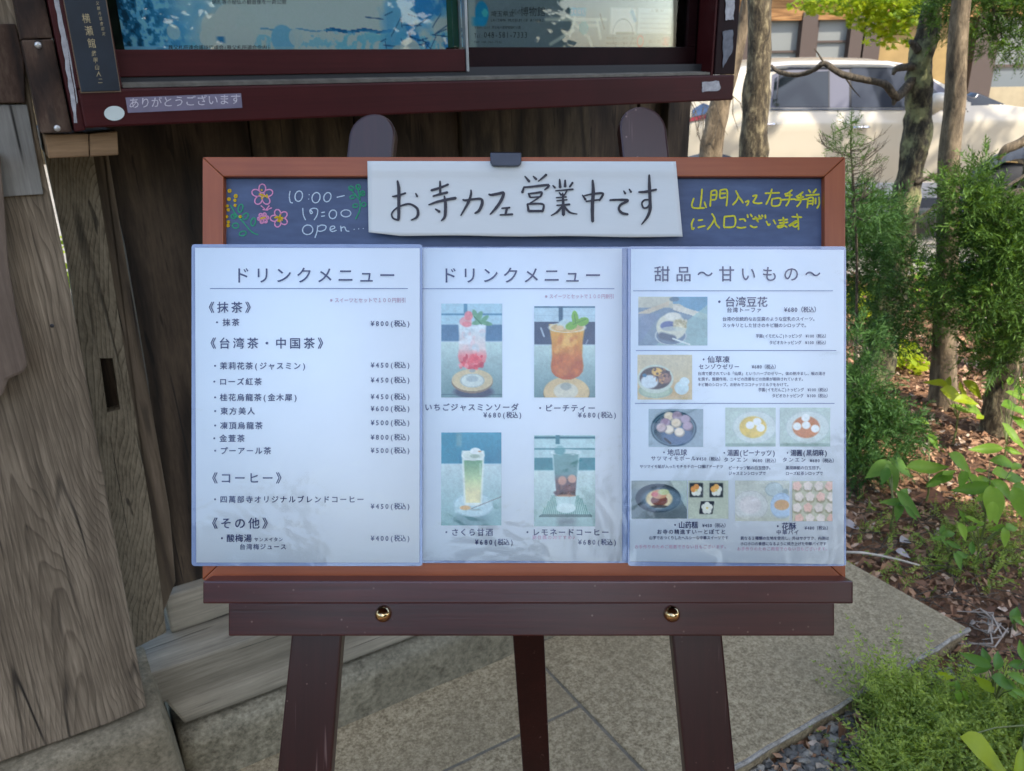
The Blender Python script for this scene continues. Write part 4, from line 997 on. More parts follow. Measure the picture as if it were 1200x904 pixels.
D2, D1, D3 = .0090, .0112, .0135
m2 = sheetmake('menu_sheet', (489,289.5,741,660), [(494,291),(729,291.5),(729,658),(494,657)], D2, 'middle laminated menu sheet with four photos of drinks in glasses', .001, 2, 0)
m1 = sheetmake('menu_sheet', (224.5,286.5,495,663.5), [(228.5,290.5),(492,291),(491.5,659.5),(230,659.5)], D1, 'left laminated menu sheet, text only, listing teas with prices down its right side', .0012, 1, 0)
m3 = sheetmake('menu_sheet', (736,289,991.5,663.5), [(739.5,292),(989,293),(989,661.5),(738,658)], D3, 'right laminated menu sheet with small photos of sweets', .001, 3, 0)
YEN = '¥%s(税込)'
def ruled(par, dz, lines, mat=None):
    mb = MB()
    for x0,x1,y in lines:
        mb.add([ep(x0,y-.45,dz),ep(x1,y-.45,dz),ep(x1,y+.45,dz),ep(x0,y+.45,dz)], [[0,3,2,1]])
    mb.build('rule_line', MT['inkline'], E, par)
def lines(par, name, dz, L, mat='ink'):
    global BOLD, HALF
    mb = MB(); f = efn(dz)
    for s,x0,x1,y,h in L:
        BOLD = .012 if h > 15 else (.03 if h > 10 else (.04 if h > 6 else .028)); HALF = .8 if s.startswith('¥') and '(' in s else .62
        text(mb, s, x0, x1, y, h, f, 3 if h > 11 else 2)
    BOLD = 0.0; HALF = .62
    o = mb.build(name, MT[mat], E, par)
    if mat == 'inkred' or len(L) > 2: o['kind'] = 'stuff'
k = .00035
lines(m1,'title_text',D1+k,[('ドリンクメニュー',274,463,323,20)])
ruled(m1,D1+k,[(246,478,338.3)])
lines(m1,'note_text',D1+k,[('※スイーツとセットで１００円割引',387,475,352,6)],'inkred')
lines(m1,'heading_text',D1+k,[('《抹茶》',238,300,360.5,13.5),('《台湾茶・中国茶》',240,385,402.5,13.5),('《コーヒー》',242,336,560.5,13.5),('《その他》',242,320,613.5,13.5)])
lines(m1,'menu_text',D1+k,[('・抹茶',250,280,378,9),('・茉莉花茶(ジャスミン)',248,358,429,9),('・ローズ紅茶',247,306,447.5,9),('・桂花烏龍茶(金木犀)',248,348,466,9),('・東方美人',248,298,482,9),('・凍頂烏龍茶',248,307,499,9),('・金萱茶',247,286,514,9),('・プーアール茶',248,317,528.5,9),
 ('・四萬部寺オリジナルブレンドコーヒー',248,426,585.5,8.6),('・酸梅湯',256,294,631,9.5),('サンメイタン',298,331,632.5,5.2),('台湾梅ジュース',281,335,641,7)])
lines(m1,'price_text',D1+k,[(YEN%a,434,481,y,8) for a,y in (('800',379.3),('450',428),('450',445.5),('450',465),('600',479),('500',495.5),('800',512.5),('500',528),('450',593.5),('400',631))])
lines(m2,'title_text',D2+k,[('ドリンクメニュー',517,704,323,20)])
ruled(m2,D2+k,[(495,720,338.5)])
lines(m2,'note_text',D2+k,[('※スイーツとセットで１００円割引',639,719,347.5,5.6),('副住職のおすすめ♪',624,676,630,5)],'inkred')
lines(m2,'menu_text',D2+k,[('いちごジャスミンソーダ',498,607,477.5,9),('・ピーチティー',629,697,478.5,9),('・さくら甘酒',519,577,624,9),('・レモネードコーヒー',614,713,624,9)])
lines(m2,'price_text',D2+k,[(YEN%'680',a,a+46,y,8) for a,y in ((566,486.5),(677,486.5),(556,635.5),(677,635.5))])
lines(m3,'title_text',D3+k,[('甜品～甘いもの～',766,962,321.5,19)])
ruled(m3,D3+k,[(742,976,341),(745,980,411),(744,978,473)])
lines(m3,'heading_text',D3+k,[('・台湾豆花',838,898,354,12.5),('・仙草凍',821,854,421.5,8.5),('・地瓜球',775,804,530.5,8),('・湯圓(ピーナッツ)',846,908,531,8),('・湯圓(黒胡麻)',920,969,531,8),('・山药糕',788,817,615.5,8.5),('・花酥',908,932,617,9)])
top1 = '芋園(イモだんご)トッピング　¥100（税込）'; top2 = 'タピオカトッピング　¥100（税込）'
lines(m3,'menu_text',D3+k,[('台湾トーファ',852,892,363.5,6.2),('¥680（税込）',919,960,363,7),('台湾の伝統的なお豆腐のような豆乳のスイーツ。',847,957,374,5.2),('スッキリとした甘さのキビ糖のシロップで。',847,947,381.5,5.2),(top1,886,970,394,4.8),(top2,902,970,401.7,4.8),
 ('センゾウゼリー',819,866,430,6.2),('¥680（税込）',881,912,430,5.6),('台湾で愛されている「仙草」というハーブのゼリー。体の熱冷まし、喉の渇き',818,967,438,4.4),('を潤す。整腸作用、ニキビの改善などの効果が期待されています。',818,943,444.5,4.4),('キビ糖のシロップ。お好みでココナッツミルクをかけて。',818,926,451,4.4),(top1,889,972,457,4.8),(top2,905,972,464,4.8),
 ('サツマイモボール',763,815,537.5,5.8),('¥450（税込）',816,847,538,5.2),('サツマイモ餡が入ったモチモチの一口揚げドーナツ',750,847,547,4.4),('タンエン',848,876,539,5.8),('¥680（税込）',882,912,540,5.2),('ピーナッツ餡の白玉団子。',854,905,548.5,4.6),('ジャスミンシロップで',854,897,555,4.6),
 ('タンエン',917,944,539,5.8),('¥680（税込）',949,980,540,5.2),('黒胡麻餡の白玉団子。',921,964,548.5,4.6),('ローズ紅茶シロップで',921,964,555,4.6),
 ('¥450（税込）',823,853,616,5.2),('お寺の精進すいーとぽてと',770,850,623.5,6),('山芋でおつくりしたヘルシーな中華スイーツです',761,853,630.5,4.4),('¥480（税込）',943,973,619,5.2),('中華パイ',910,936,624,6),('異なる２種類の生地を使用し、外はサクサク、内側は',868,971,631,4.4),('ホロホロの食感になるように焼き上げた中華パイです',868,968,637.5,4.4)])
lines(m3,'note_text',D3+k,[('お手作りのためご用意できない日もございます。',744,853,641,4.6),('お手作りのためご用意できない日もございます。',864,972,643.5,4.6)],'inkred')

# menu photographs
def place(p, x0,y0,x1,y1, par, dz):
    
    tx = (fieldnoise(p, 9, int(x0), 3)-.5)*.10 + (fieldnoise(p, 34, int(y0), 2)-.5)*.10
    p.a = np.clip(((p.a-.5)*1.15+.51)*(1+tx[...,None]),0,1); p.noise(.012); p.make('menu_photo', [ep(x0,y0,dz),ep(x1,y0,dz),ep(x1,y1,dz),ep(x0,y1,dz)], par, E)
def tallbg(p, top, band, split=.40, b0=.22, bar=(.37,.43)):
    p.rect(0,0,1,split,(176,206,212)); p.rect(0,.105,1,.125,top); p.rect(bar[0],0,bar[1],.12,top); p.rect(0,b0,1,split,band)
    p.grad(split,1,(196,214,204),(112,142,140),(p.y-split)*60)
def vessel(p, prof, fn):      # prof: list of (y, halfwidth); centre .51
    ys = [a for a,b in prof]; hw = np.interp(p.y, ys, [b for a,b in prof], left=0, right=0); return hw, fn
mk2 = efn
# 1 strawberry jasmine soda
p = Pic(84,126,(190,206,208)); tallbg(p,(96,146,168),(88,128,154),.40,.225)
p.ell(.53,.94,.32,.07,(62,60,84),.85,.3); p.rect(0,.965,1,.972,(50,84,96),.8)
p.ell(.51,.83,.34,.125,(140,120,96),1,.04); p.ell(.51,.815,.335,.118,(206,190,148),1,.04); p.ell(.51,.82,.2,.075,(206,216,206),.9,.08); p.ring(.51,.82,.19,.07,.08,(160,172,166),.9); p.ell(.51,.80,.1,.035,(170,182,176),.9,.3)
hw = np.interp(p.y,[.20,.21,.35,.48,.56,.62,.66,.70],[.0,.235,.22,.225,.24,.22,.16,.07],left=0,right=0); m = (hw-np.abs(p.x-.51))*40+.3*(hw>0); m = np.clip(m,0,1)*(hw>0)
p.grad(.22,.5,(206,220,218),(222,206,196),m); p.put(m*np.clip((p.y-.48)*12,0,1),(226,130,128),.9); p.put(m*np.clip((p.y-.6)*12,0,1),(206,70,80),.8)
p.speck(26,(.32,.55,.70,.68),[(226,96,100),(240,170,165),(196,50,64)],(.02,.05),.7); p.speck(26,(.32,.24,.70,.5),[(232,238,236),(190,204,204),(228,196,190)],(.02,.06),.5)
p.ell(.51,.215,.235,.028,(198,210,208),.8,.2); p.ell(.40,.19,.1,.05,(224,160,158),.9,.2); p.ell(.45,.13,.07,.05,(228,140,140),.95,.2); p.ell(.42,.22,.08,.03,(222,140,140),.9,.2)
for cx,cy,rx,ry,ro in ((.62,.14,.045,.13,.5),(.56,.12,.04,.12,-.4),(.70,.17,.10,.05,-.7),(.74,.21,.10,.045,.2),(.60,.20,.10,.05,-.2)): p.ell(cx,cy,rx,ry*.5,(112,164,124),.95,.25,ro)
p.line(.54,.14,.66,.22,.008,(70,124,90)); p.ell(.51,.715,.05,.02,(150,160,160),.8,.3)
p.tone(.03); place(p,517,356,588.5,466,m2,D2+k)
# 2 peach tea
p = Pic(84,126,(190,206,208)); tallbg(p,(52,92,112),(66,82,104),.42,.17,(.40,.47)); p.rect(0,0,1,.02,(70,110,130)); p.rect(0,.02,1,.105,(186,208,212)); p.rect(.40,.0,.47,.17,(60,102,122)); p.rect(0,.125,.4,.17,(186,208,212)); p.rect(0,.105,.4,.126,(186,208,212)); p.rect(.47,.105,1,.17,(186,208,212))
p.line(.11,.24,.16,.33,.014,(186,200,206),.9); p.line(.85,.41,.88,.37,.01,(150,160,172),.9)
p.ell(.53,.95,.38,.17,(140,116,80),1,.03); p.ell(.53,.94,.375,.165,(210,186,136),1,.04); p.ell(.52,.93,.2,.09,(208,206,186),.85,.1); p.ell(.52,.88,.09,.04,(160,164,150),.9,.3)
hw = np.interp(p.y,[.20,.22,.40,.55,.66,.72,.77,.80],[.30,.295,.26,.25,.27,.255,.19,.08],left=0,right=0); m = np.clip((hw-np.abs(p.x-.54))*40+.3,0,1)*(hw>0)
p.grad(.25,.75,(222,168,62),(190,104,36),m); p.put(m*(p.y<.3)*np.clip((.3-p.y)*20,0,1),(214,196,150),.7); p.put(m*np.clip((p.y-.48)*8,0,1),(184,92,32),.7)
p.speck(24,(.36,.32,.72,.5),[(240,196,110),(214,140,60),(200,120,50)],(.03,.07),.45); p.speck(30,(.34,.52,.74,.76),[(214,130,56),(172,84,32),(226,152,70)],(.03,.08),.35)
p.ring(.54,.235,.29,.052,.14,(222,222,208),.95); p.ell(.54,.235,.25,.04,(196,170,120),.7,.2); p.ell(.48,.20,.11,.05,(196,214,208),.9,.3,-.5); p.ell(.42,.24,.07,.03,(222,190,140),.9,.3); p.ell(.60,.26,.08,.03,(226,190,130),.8,.3)
for cx,cy,rx,ry,ro in ((.67,.13,.055,.13,-.1),(.80,.17,.10,.075,-.35),(.61,.215,.10,.07,-.3)): p.ell(cx,cy,rx,ry*.62,(124,176,62),1,.12,ro)
p.line(.64,.2,.85,.14,.006,(84,140,44)); p.line(.66,.09,.68,.19,.006,(84,140,44))
p.tone(.03); place(p,626,359,697.5,466,m2,D2+k)
# 3 sakura amazake
p = Pic(84,126,(190,206,208)); p.rect(0,0,1,.335,(58,140,158)); p.grad(0,.34,(84,156,172),(44,124,146),(p.y<.335)*(p.x>.3)*1.0); p.rect(.25,0,.34,.15,(120,160,160),.8,.04)
p.grad(.335,1,(192,206,200),(130,164,160),(p.y-.335)*80); p.ell(.5,.94,.3,.08,(104,134,136),.7,.6)
p.ell(.54,.78,.34,.13,(186,206,204),.9,.06); p.ring(.54,.78,.33,.125,.06,(150,176,176),.9); p.speck(20,(.25,.7,.85,.85),[(206,220,216),(150,178,176)],(.02,.05),.5)
hw = np.interp(p.y,[.20,.22,.5,.76,.79],[.19,.195,.175,.155,.13],left=0,right=0); m = np.clip((hw-np.abs(p.x-.53))*40+.3,0,1)*(hw>0)
p.put(m,(214,220,206)); m2_ = np.clip((hw-.025-np.abs(p.x-.53))*40,0,1)*(p.y>.30)*(p.y<.755)
p.grad(.30,.52,(112,154,114),(190,204,152),m2_); p.put(m2_*np.clip((p.y-.5)*7,0,1),(222,210,160),.9); p.rect(.64,.33,.655,.46,(210,224,206),.6)
p.ell(.53,.25,.19,.055,(206,214,198),1,.1); p.ring(.53,.245,.18,.05,.12,(228,232,222),.9); p.ell(.57,.20,.09,.035,(226,230,220),1,.2); p.ell(.56,.255,.08,.02,(150,168,140),.7,.4); p.ell(.64,.205,.03,.01,(190,150,110),.9,.4)
p.line(.5,.82,1,.69,.007,(120,120,112)); p.ell(.40,.81,.09,.025,(206,164,104),.95,.3); p.ell(.56,.83,.1,.01,(140,150,140),.7,.5)
p.tone(.03); place(p,517,507,587.5,616,m2,D2+k)
# 4 lemonade coffee
p = Pic(84,126,(190,206,200)); p.rect(0,0,1,.40,(184,208,202)); p.rect(0,.015,1,.04,(40,104,112)); p.rect(.35,0,.42,.1,(60,124,130)); p.rect(0,.145,1,.16,(62,120,124)); p.rect(0,.25,1,.385,(66,132,136))
p.grad(.39,1,(200,214,204),(150,174,166),(p.y-.39)*80)
fan = (p.y>.66)*(p.y<.90)*(np.abs(p.x-.52)<.22+.22*(p.y-.66)/.24+.012*np.sin(p.x*90)); st = .5+.5*np.sin((p.x-.52)/(.5+1.1*(p.y-.5))*170)
p.put(fan*1.0,(96,138,128)); p.put(fan*st,(190,212,198),.8); p.put(fan*(p.y>.87),(70,96,92),.8); p.rect(.38,.9,.68,1,(96,96,100),.6,.1)
hw = np.interp(p.y,[.17,.19,.45,.62,.70,.80],[.235,.235,.205,.18,.17,.14],left=0,right=0); m = np.clip((hw-np.abs(p.x-.52))*40+.3,0,1)*(hw>0)
p.put(m,(196,214,206),.9); p.ell(.52,.80,.16,.055,(206,220,212),.95,.1); m2_ = np.clip((hw-.012-np.abs(p.x-.52))*40,0,1)*(p.y>.20)*(p.y<.665)
p.grad(.2,.44,(120,160,152),(112,146,142),m2_); p.put(m2_*np.clip((p.y-.43)*14,0,1),(112,84,82),.95); p.put(m2_*np.clip((p.y-.55)*12,0,1),(78,46,48),.95)
p.ell(.46,.50,.07,.05,(206,156,130),.85,.3,.2); p.ell(.62,.48,.07,.045,(214,164,134),.85,.3); p.speck(20,(.36,.56,.68,.65),[(110,66,62),(60,34,40),(140,96,84)],(.02,.05),.6); p.ell(.52,.665,.16,.012,(190,140,100),.7,.4)
p.ring(.52,.19,.235,.03,.14,(214,226,220),.9); p.ell(.42,.17,.09,.05,(92,148,146),.85,.4); p.rect(.28,.13,.76,.137,(206,220,214),.7)
p.tone(.03); place(p,626,510,697.5,617,m2,D2+k)
kz = D3+k
# sweets
p = Pic(92,66,(126,146,158)); XX=1; p.put((p.y<.22+.5*np.maximum(0,p.x-.45))*1.0,(190,190,170)); p.put((p.y<.15+.9*np.maximum(0,p.x-.6))*(p.x>.5),(110,156,176)); p.put((np.abs(p.y-(.38-.55*p.x))<.05)*(p.x<.45),(196,186,160)); p.put((np.abs(p.y-(.0+.42*p.x))<.06)*(p.x>.5),(206,204,186))
p.put(((p.x+p.y*.9)>1.15)*1.0,(156,186,178),.8); p.put(((p.x+p.y*.5)<.5)*(p.y>.35),(126,144,164),.8); p.ell(.52,.05,.07,.05,(96,122,136),.9,.3)
p.ell(.47,.80,.23,.20,(110,130,146),1,.05); p.ring(.47,.80,.22,.19,.08,(206,214,204),.9); p.ell(.48,.62,.22,.27,(206,206,184),1,.06); p.ell(.5,.40,.12,.08,(220,218,200),1,.2); p.ell(.44,.60,.12,.10,(92,108,150),.95,.2); p.ell(.60,.56,.10,.10,(196,188,150),.95,.2); p.speck(16,(.52,.46,.70,.64),[(170,160,120),(220,212,184)],(.01,.03),.8); p.ell(.50,.66,.16,.05,(190,196,180),.8,.3)
p.line(.34,.80,.5,.86,.05,(86,100,116)); p.line(.5,.86,.74,.98,.012,(206,214,206)); p.tone(.03); place(p,748,348,829,405,m3,kz)
p = Pic(74,60,(206,192,152)); p.rect(0,.6,1,1,(196,164,110),.9,.3); p.rect(0,0,1,.35,(196,188,160),.7,.4); p.ell(.33,.80,.31,.17,(176,190,160),1,.05); p.ring(.33,.80,.29,.15,.12,(140,160,136),.8); p.ell(.33,.54,.33,.32,(196,204,184),1,.04); p.ell(.33,.52,.29,.25,(70,56,52),1,.08); p.ell(.22,.60,.16,.15,(206,216,214),1,.2); p.ell(.36,.38,.10,.09,(224,180,92),1,.3); p.ell(.50,.52,.12,.12,(150,110,92),.95,.3); p.speck(30,(.30,.30,.58,.66),[(90,62,56),(200,150,90),(60,44,44),(176,130,110)],(.01,.03),.8); p.ell(.13,.46,.04,.04,(50,110,140),1,.3); p.ell(.81,.74,.13,.15,(196,214,210),1,.08); p.ell(.86,.60,.09,.10,(206,220,216),1,.1); p.tone(.08); place(p,747,416,811,468.5,m3,kz)
p = Pic(74,54,(150,166,170)); p.ell(.46,.52,.42,.47,(44,76,92),1,.04); p.ring(.46,.52,.38,.42,.05,(120,150,156),.8); p.ell(.52,.70,.28,.26,(98,120,150),.8,.3)
for x_,y_,c in ((.38,.20,(226,210,180)),(.53,.19,(170,150,160)),(.68,.28,(176,156,168)),(.31,.37,(170,146,160)),(.51,.38,(226,208,176)),(.72,.46,(180,158,168)),(.38,.55,(230,216,190)),(.57,.62,(232,216,190)),(.24,.50,(200,180,176))): p.ell(x_,y_,.095,.12,tuple(v*.7 for v in c),1,.1); p.ell(x_-.01,y_-.02,.085,.105,c,1,.35)
p.line(.3,.78,.4,.90,.02,(24,36,50)); p.tone(.03); place(p,760,479.5,824,524,m3,kz)
for (x0,x1,liq,cx) in ((850,909,(214,186,90),.55),(914,973,(190,116,56),.52)):
    p = Pic(68,52,(186,200,186)); p.rect(0,.92,1,1,(150,170,156)); p.ell(cx+.03,.50,.44,.42,(204,212,202),1,.06); p.ring(cx+.03,.50,.43,.41,.04,(170,186,176),.7); p.ell(cx,.50,.27,.28,liq,1,.12); p.ell(cx,.58,.22,.16,tuple(min(255,v+20) for v in liq),.6,.5)
    for a,b in ((-.06,-.03),(.08,-.12),(.15,.04)) if x0<900 else ((-.01,-.22),(0,-.03),(.18,.06),(-.18,0)): p.ell(cx+a,.48+b,.085,.10,(232,234,224),1,.25)
    p.tone(.03); place(p,x0,478,x1,523.5,m3,kz)
p = Pic(74,52,(110,124,124)); p.put(((p.x-.82)>(p.y-.3)*.4)*1.0,(176,190,178)); p.rect(0,0,1,.2,(190,190,170),.7,.3); p.rect(.2,.8,1,1,(70,78,80),.7,.4); p.ell(.48,.46,.41,.38,(30,48,60),1,.04); p.ell(.55,.50,.36,.30,(126,150,160),.7,.3); p.ell(.50,.48,.24,.24,(226,206,160),1,.15); p.ell(.50,.52,.15,.14,(120,62,50),1,.15); p.ell(.50,.36,.14,.12,(206,150,110),1,.2); p.ell(.58,.30,.10,.08,(190,196,140),1,.3); p.ell(.42,.36,.06,.06,(206,110,110),.9,.3); p.ell(.5,.68,.15,.04,(40,36,40),.8,.3); p.tone(.06); place(p,740,563.5,805,608,m3,kz)
p = Pic(54,52,(190,194,170))
for x_,y_,c2,ro in ((.2,.25,(220,150,80),0),(.70,.25,(228,170,90),0),(.47,.72,(226,222,216),.35)):
    p.rect(x_-.17,y_-.19,x_+.17,y_+.19,(40,48,56),1,.03) if ro == 0 else [p.line(x_-.04+dx,y_-.16,x_-.10+dx+.02,y_+.14,.02,(36,42,52)) for dx in np.linspace(-.1,.2,14)]
    for q_ in range(5): p.ell(x_+.075*math.cos(q_*1.257-.3),y_+.085*math.sin(q_*1.257-.3),.07,.08,(228,226,206) if q_ < 3 or ro else c2,1,.2)
    p.ell(x_,y_,.03,.03,(220,200,120),1,.3)
p.tone(.06); place(p,806.5,563.5,853.5,608,m3,kz)
p = Pic(72,54,(196,198,182)); p.ell(.28,.62,.33,.38,(206,206,196),1,.05); p.ring(.28,.62,.32,.37,.04,(176,176,164),.9); p.ell(.28,.60,.2,.22,(214,206,198),.8,.3); p.ell(.72,.22,.16,.18,(186,196,190),1,.1); p.ring(.72,.22,.16,.17,.1,(150,164,160),.7); p.ell(.93,.28,.05,.08,(150,164,160),.9,.3); p.ell(.86,.62,.21,.32,(184,200,210),1,.05); p.ell(.86,.60,.14,.13,(206,168,126),1,.15); p.ring(.86,.62,.20,.30,.05,(150,170,186),.7); p.rect(0,.9,1,1,(186,184,160),.6,.1); p.tone(.03); place(p,861.5,563.5,925,611,m3,kz)
p = Pic(56,56,(196,192,164))
for a in range(4):
    for b in range(4):
        x_,y_ = .12+a*.27+.05*(b%2), .12+b*.27
        p.ell(x_,y_+.06,.12,.10,(150,140,110),.7,.4)
        for q_ in range(5): p.ell(x_+.06*math.cos(q_*1.257+a),y_+.06*math.sin(q_*1.257+a),.055,.06,(226,212,196) if (a+b)%3 else (228,190,170),1,.3)
p.tone(.03); place(p,928.5,564,975.5,611,m3,kz)
# ---------------------------------------------------------------- the car beyond the trees
YC = 7.2
MT['carpaint'] = plain('pearl_cream_car_paint', (.50,.44,.33), .32, spec=.5, Coat_Weight=.8, Coat_Roughness=.06)
MT['carglass'] = plain('tinted_car_glass', (.012,.016,.02), .04, spec=.5)
MT['carglassclear'] = plain('side_window_glass', (.03,.035,.045), .05, spec=.35)
MT['carpillar'] = plain('grey_window_pillar', lin(98,98,110), .45, spec=.3)
MT['carcladding'] = plain('grey_black_cladding', lin(58,66,78), .6, nz=(40,.15))
MT['carsilver'] = plain('silver_sill_trim', lin(176,180,190), .35, metal=.3)
MT['chrome'] = plain('satin_chrome', lin(200,200,204), .2, metal=1)
MT['tyre'] = plain('tyre_rubber', (.02,.02,.022), .8)
MT['redlens'] = plain('red_lamp_lens', lin(120,30,34), .2)
MT['bluelens'] = plain('blue_grey_rear_glass', lin(66,84,112), .12)
MT['seatred'] = plain('dark_red_seat_cloth', lin(110,40,52), .8)
prof = [(768,214),(769,176),(775,148),(792,120),(820,95),(862,78),(905,70.5),(940,68),(1000,67),(1050,68.5),(1080,76),(1110,90),(1145,107),(1184,124),(1215,128),(1250,134),(1285,146),(1305,168),(1310,214)]
PX = [(yp(a,b,YC).x, yp(a,b,YC).z) for a,b in prof]
xs_, zs_ = [a for a,b in PX], [b for a,b in PX]
ZB = yp(980,127,YC).z; ZS = yp(980,216,YC).z
def carH(x): return float(np.interp(x, xs_, zs_))
CW = .875; YM = YC + CW
def carY(x, z, H):      # distance in from the near side
    end = .22*max(0, 1-(x-xs_[0])/.45)**2 + .26*max(0, 1-(xs_[-1]-x)/.6)**2
    if z <= ZB: s = (z-ZS)/(ZB-ZS); b = .05*(1-s)**2*0 + .035*(2*s-1)**2 + (.018 if .40 < s < .5 else 0)*0 - .012*math.exp(-((s-.78)/.1)**2)
    else: b = .035 + .26*(z-ZB)
    return min(CW-.05, b+end)
Xs = np.linspace(xs_[0]+.002, xs_[-1]-.002, 132); NL, NG, NR = 14, 8, 6
rows = NL+NG+NR*2+NG+NL
V = []; meta = []
wheels = [(yp(830,205,YC).x, .37), (yp(1193,205,YC).x, .37)]; ZW = .245
for x in Xs:
    H = carH(x); zb = min(ZB, H-.02); sec = []
    for i in range(NL): z = ZS+(zb-ZS)*i/(NL-1); sec.append((carY(x,z,H), z))
    zt2 = max(zb+.005, H-.05*(H>ZB+.1))
    for i in range(1, NG+1): z = zb+(zt2-zb)*i/NG; sec.append((carY(x,z,H), z))
    ye, ze = sec[-1]
    for i in range(1, NR+1): t = i/NR; sec.append((ye+(CW-ye)*t, ze+(H+.015-ze)*math.sin(t*math.pi/2)**.6))
    full = [(x, YC+a, b) for a, b in sec] + [(x, YC+2*CW-a, b) for a, b in sec[::-1][1:]]
    V += full; R_ = len(full)
F = []; keep = []
for i in range(len(Xs)-1):
    for j in range(R_-1):
        F.append((i*R_+j, (i+1)*R_+j, (i+1)*R_+j+1, i*R_+j+1))
VA = np.array(V); FA = np.array(F); cen = VA[FA].mean(1)
hole = np.zeros(len(FA), bool)
for wx, wr in wheels: hole |= (np.hypot(cen[:,0]-wx, cen[:,2]-ZW) < wr+.035) & (cen[:,2] < ZB)
car = empty('parked_car', (yp(1000,200,YC).x, YM, -.1), 'cream coloured crossover car parked beyond the trees at the upper right', 'car')
# windscreen faces: sloping front part of the roof rows
xw0, xw1 = yp(1090,80,YC).x, yp(1182,124,YC).x
jj = np.tile(np.arange(R_-1), len(Xs)-1)
pa, pb_ = yp(1086,80,YC), yp(1140,124,YC)
xA = pa.x+(pa.z-cen[:,2])/(pa.z-pb_.z)*(pb_.x-pa.x)
ws = (cen[:,0]>xA+.02)&(cen[:,0]<xw1)&(jj>=NL-1)&(jj<=R_-1-(NL-1))&(cen[:,2]>ZB+.004)
xr0, xr1 = yp(778,120,YC).x, yp(835,95,YC).x
rw = (cen[:,0]>xr0)&(cen[:,0]<xr1)&(jj>=NL+NG-1)&(jj<=R_-1-(NL+NG))&(cen[:,2]>ZB)
npmesh('car_body', VA, FA[~hole & ~ws & ~rw], MT['carpaint'], parent=car, smooth=True)
npmesh('windscreen', VA, FA[ws], MT['carglass'], parent=car, smooth=True)
npmesh('rear_window', VA, FA[rw], MT['carglass'], parent=car, smooth=True)
def cpt(px, py, off=.004):
    p = yp(px,py,YC); 
    for _ in range(3): a = carY(p.x, p.z, 0); p = yp(px,py,YC+a-off)
    return p
def cpane(name, pts, mat, off=.005, th=.004, par=None, bevel=0):
    mb = MB(); mb.prism([cpt(x,y,off) for x,y in pts], (0,th,0)); return mb.build(name, mat, I4, par or car, bevel=bevel)
cpane('window_surround', [(903,126.5),(905,88),(925,79),(1065,79.5),(1085,88),(1128,120),(1131,126.5)], MT['carpillar'], .004)
cpane('side_window', [(910,125.2),(914,86),(971,83.5),(971,125.4)], MT['carglass'], .009)
cpane('side_window', [(998,126),(998,79),(1062,79.5),(1078,88),(1112,122),(1113,126)], MT['carglassclear'], .009)
cpane('quarter_window', [(905,124),(908,92),(911,90),(909.5,124.5)], MT['carglass'], .009)
cpane('rear_quarter_glass', [(812,128),(824,121),(832,124),(829,133),(812,137)], MT['bluelens'], .012)
cpane('rear_lamp', [(806,139),(829,134),(828,139),(807,143)], MT['redlens'], .02, .03)
for q in ([(909,125.9),(913,84.8),(914.4,85.2),(910.4,125.9)],[(970.6,125.9),(970.6,83),(972.4,83),(972.4,125.9)],[(995.6,126),(995.6,79.5),(997.6,79.3),(997.6,126)],[(903,81.6),(930,79.9),(1064,79.4),(1064,80.8),(930,81.6),(903,84)]): cpane('window_seal', q, MT['rubber'], .007)
cpane('roof_rail', [(905,75.2),(930,72.6),(1040,71.8),(1062,75.2),(1062,76.6),(1040,73.8),(930,74.6),(905,77.2)], MT['carsilver'], .05, .03)
cpane('belt_moulding', [(903,129.4),(903,127.4),(1133,126.9),(1133,128.9)], MT['carcladding'], .012)
cpane('sill_cladding', [(878,244),(878,232),(1130,232),(1132,244)], MT['carcladding'], .02, .08)
cpane('sill_trim', [(878,232),(878,215.5),(1100,214.5),(1118,218),(1118,232)], MT['carsilver'], .018, .02)
for a,b in ((981.4,982.6),(1133.5,1134.6),(896.2,897.2)):
    cpane('door_gap', [(a,213),(a,130),(b,130),(b,213)], MT['rubber'], .0035, .002)
for x,y in ((1009,149.5),(899,146)):
    mb = MB(); c = cpt(x,y,.03); mb.tube([c+Vector((-.08,.012,-.0)),c+Vector((-.05,-.012,0)),c+Vector((.05,-.012,0)),c+Vector((.08,.012,0))],[.008,.014,.014,.008],8); mb.build('door_handle', MT['chrome'], I4, car, smooth=True)
c = cpt(1103,119,.16); mb = MB(); mb.lathe(c+Vector((-.10,.0,0)), (1,0,0), [(.02,0),(.062,.02),(.072,.08),(.066,.14),(.03,.18)], 14); mb.tube([c+Vector((0,0,-.04)), c+Vector((.02,.16,-.09))],[.03,.03],8); mb.build('door_mirror', MT['carpaint'], I4, car, smooth=True)
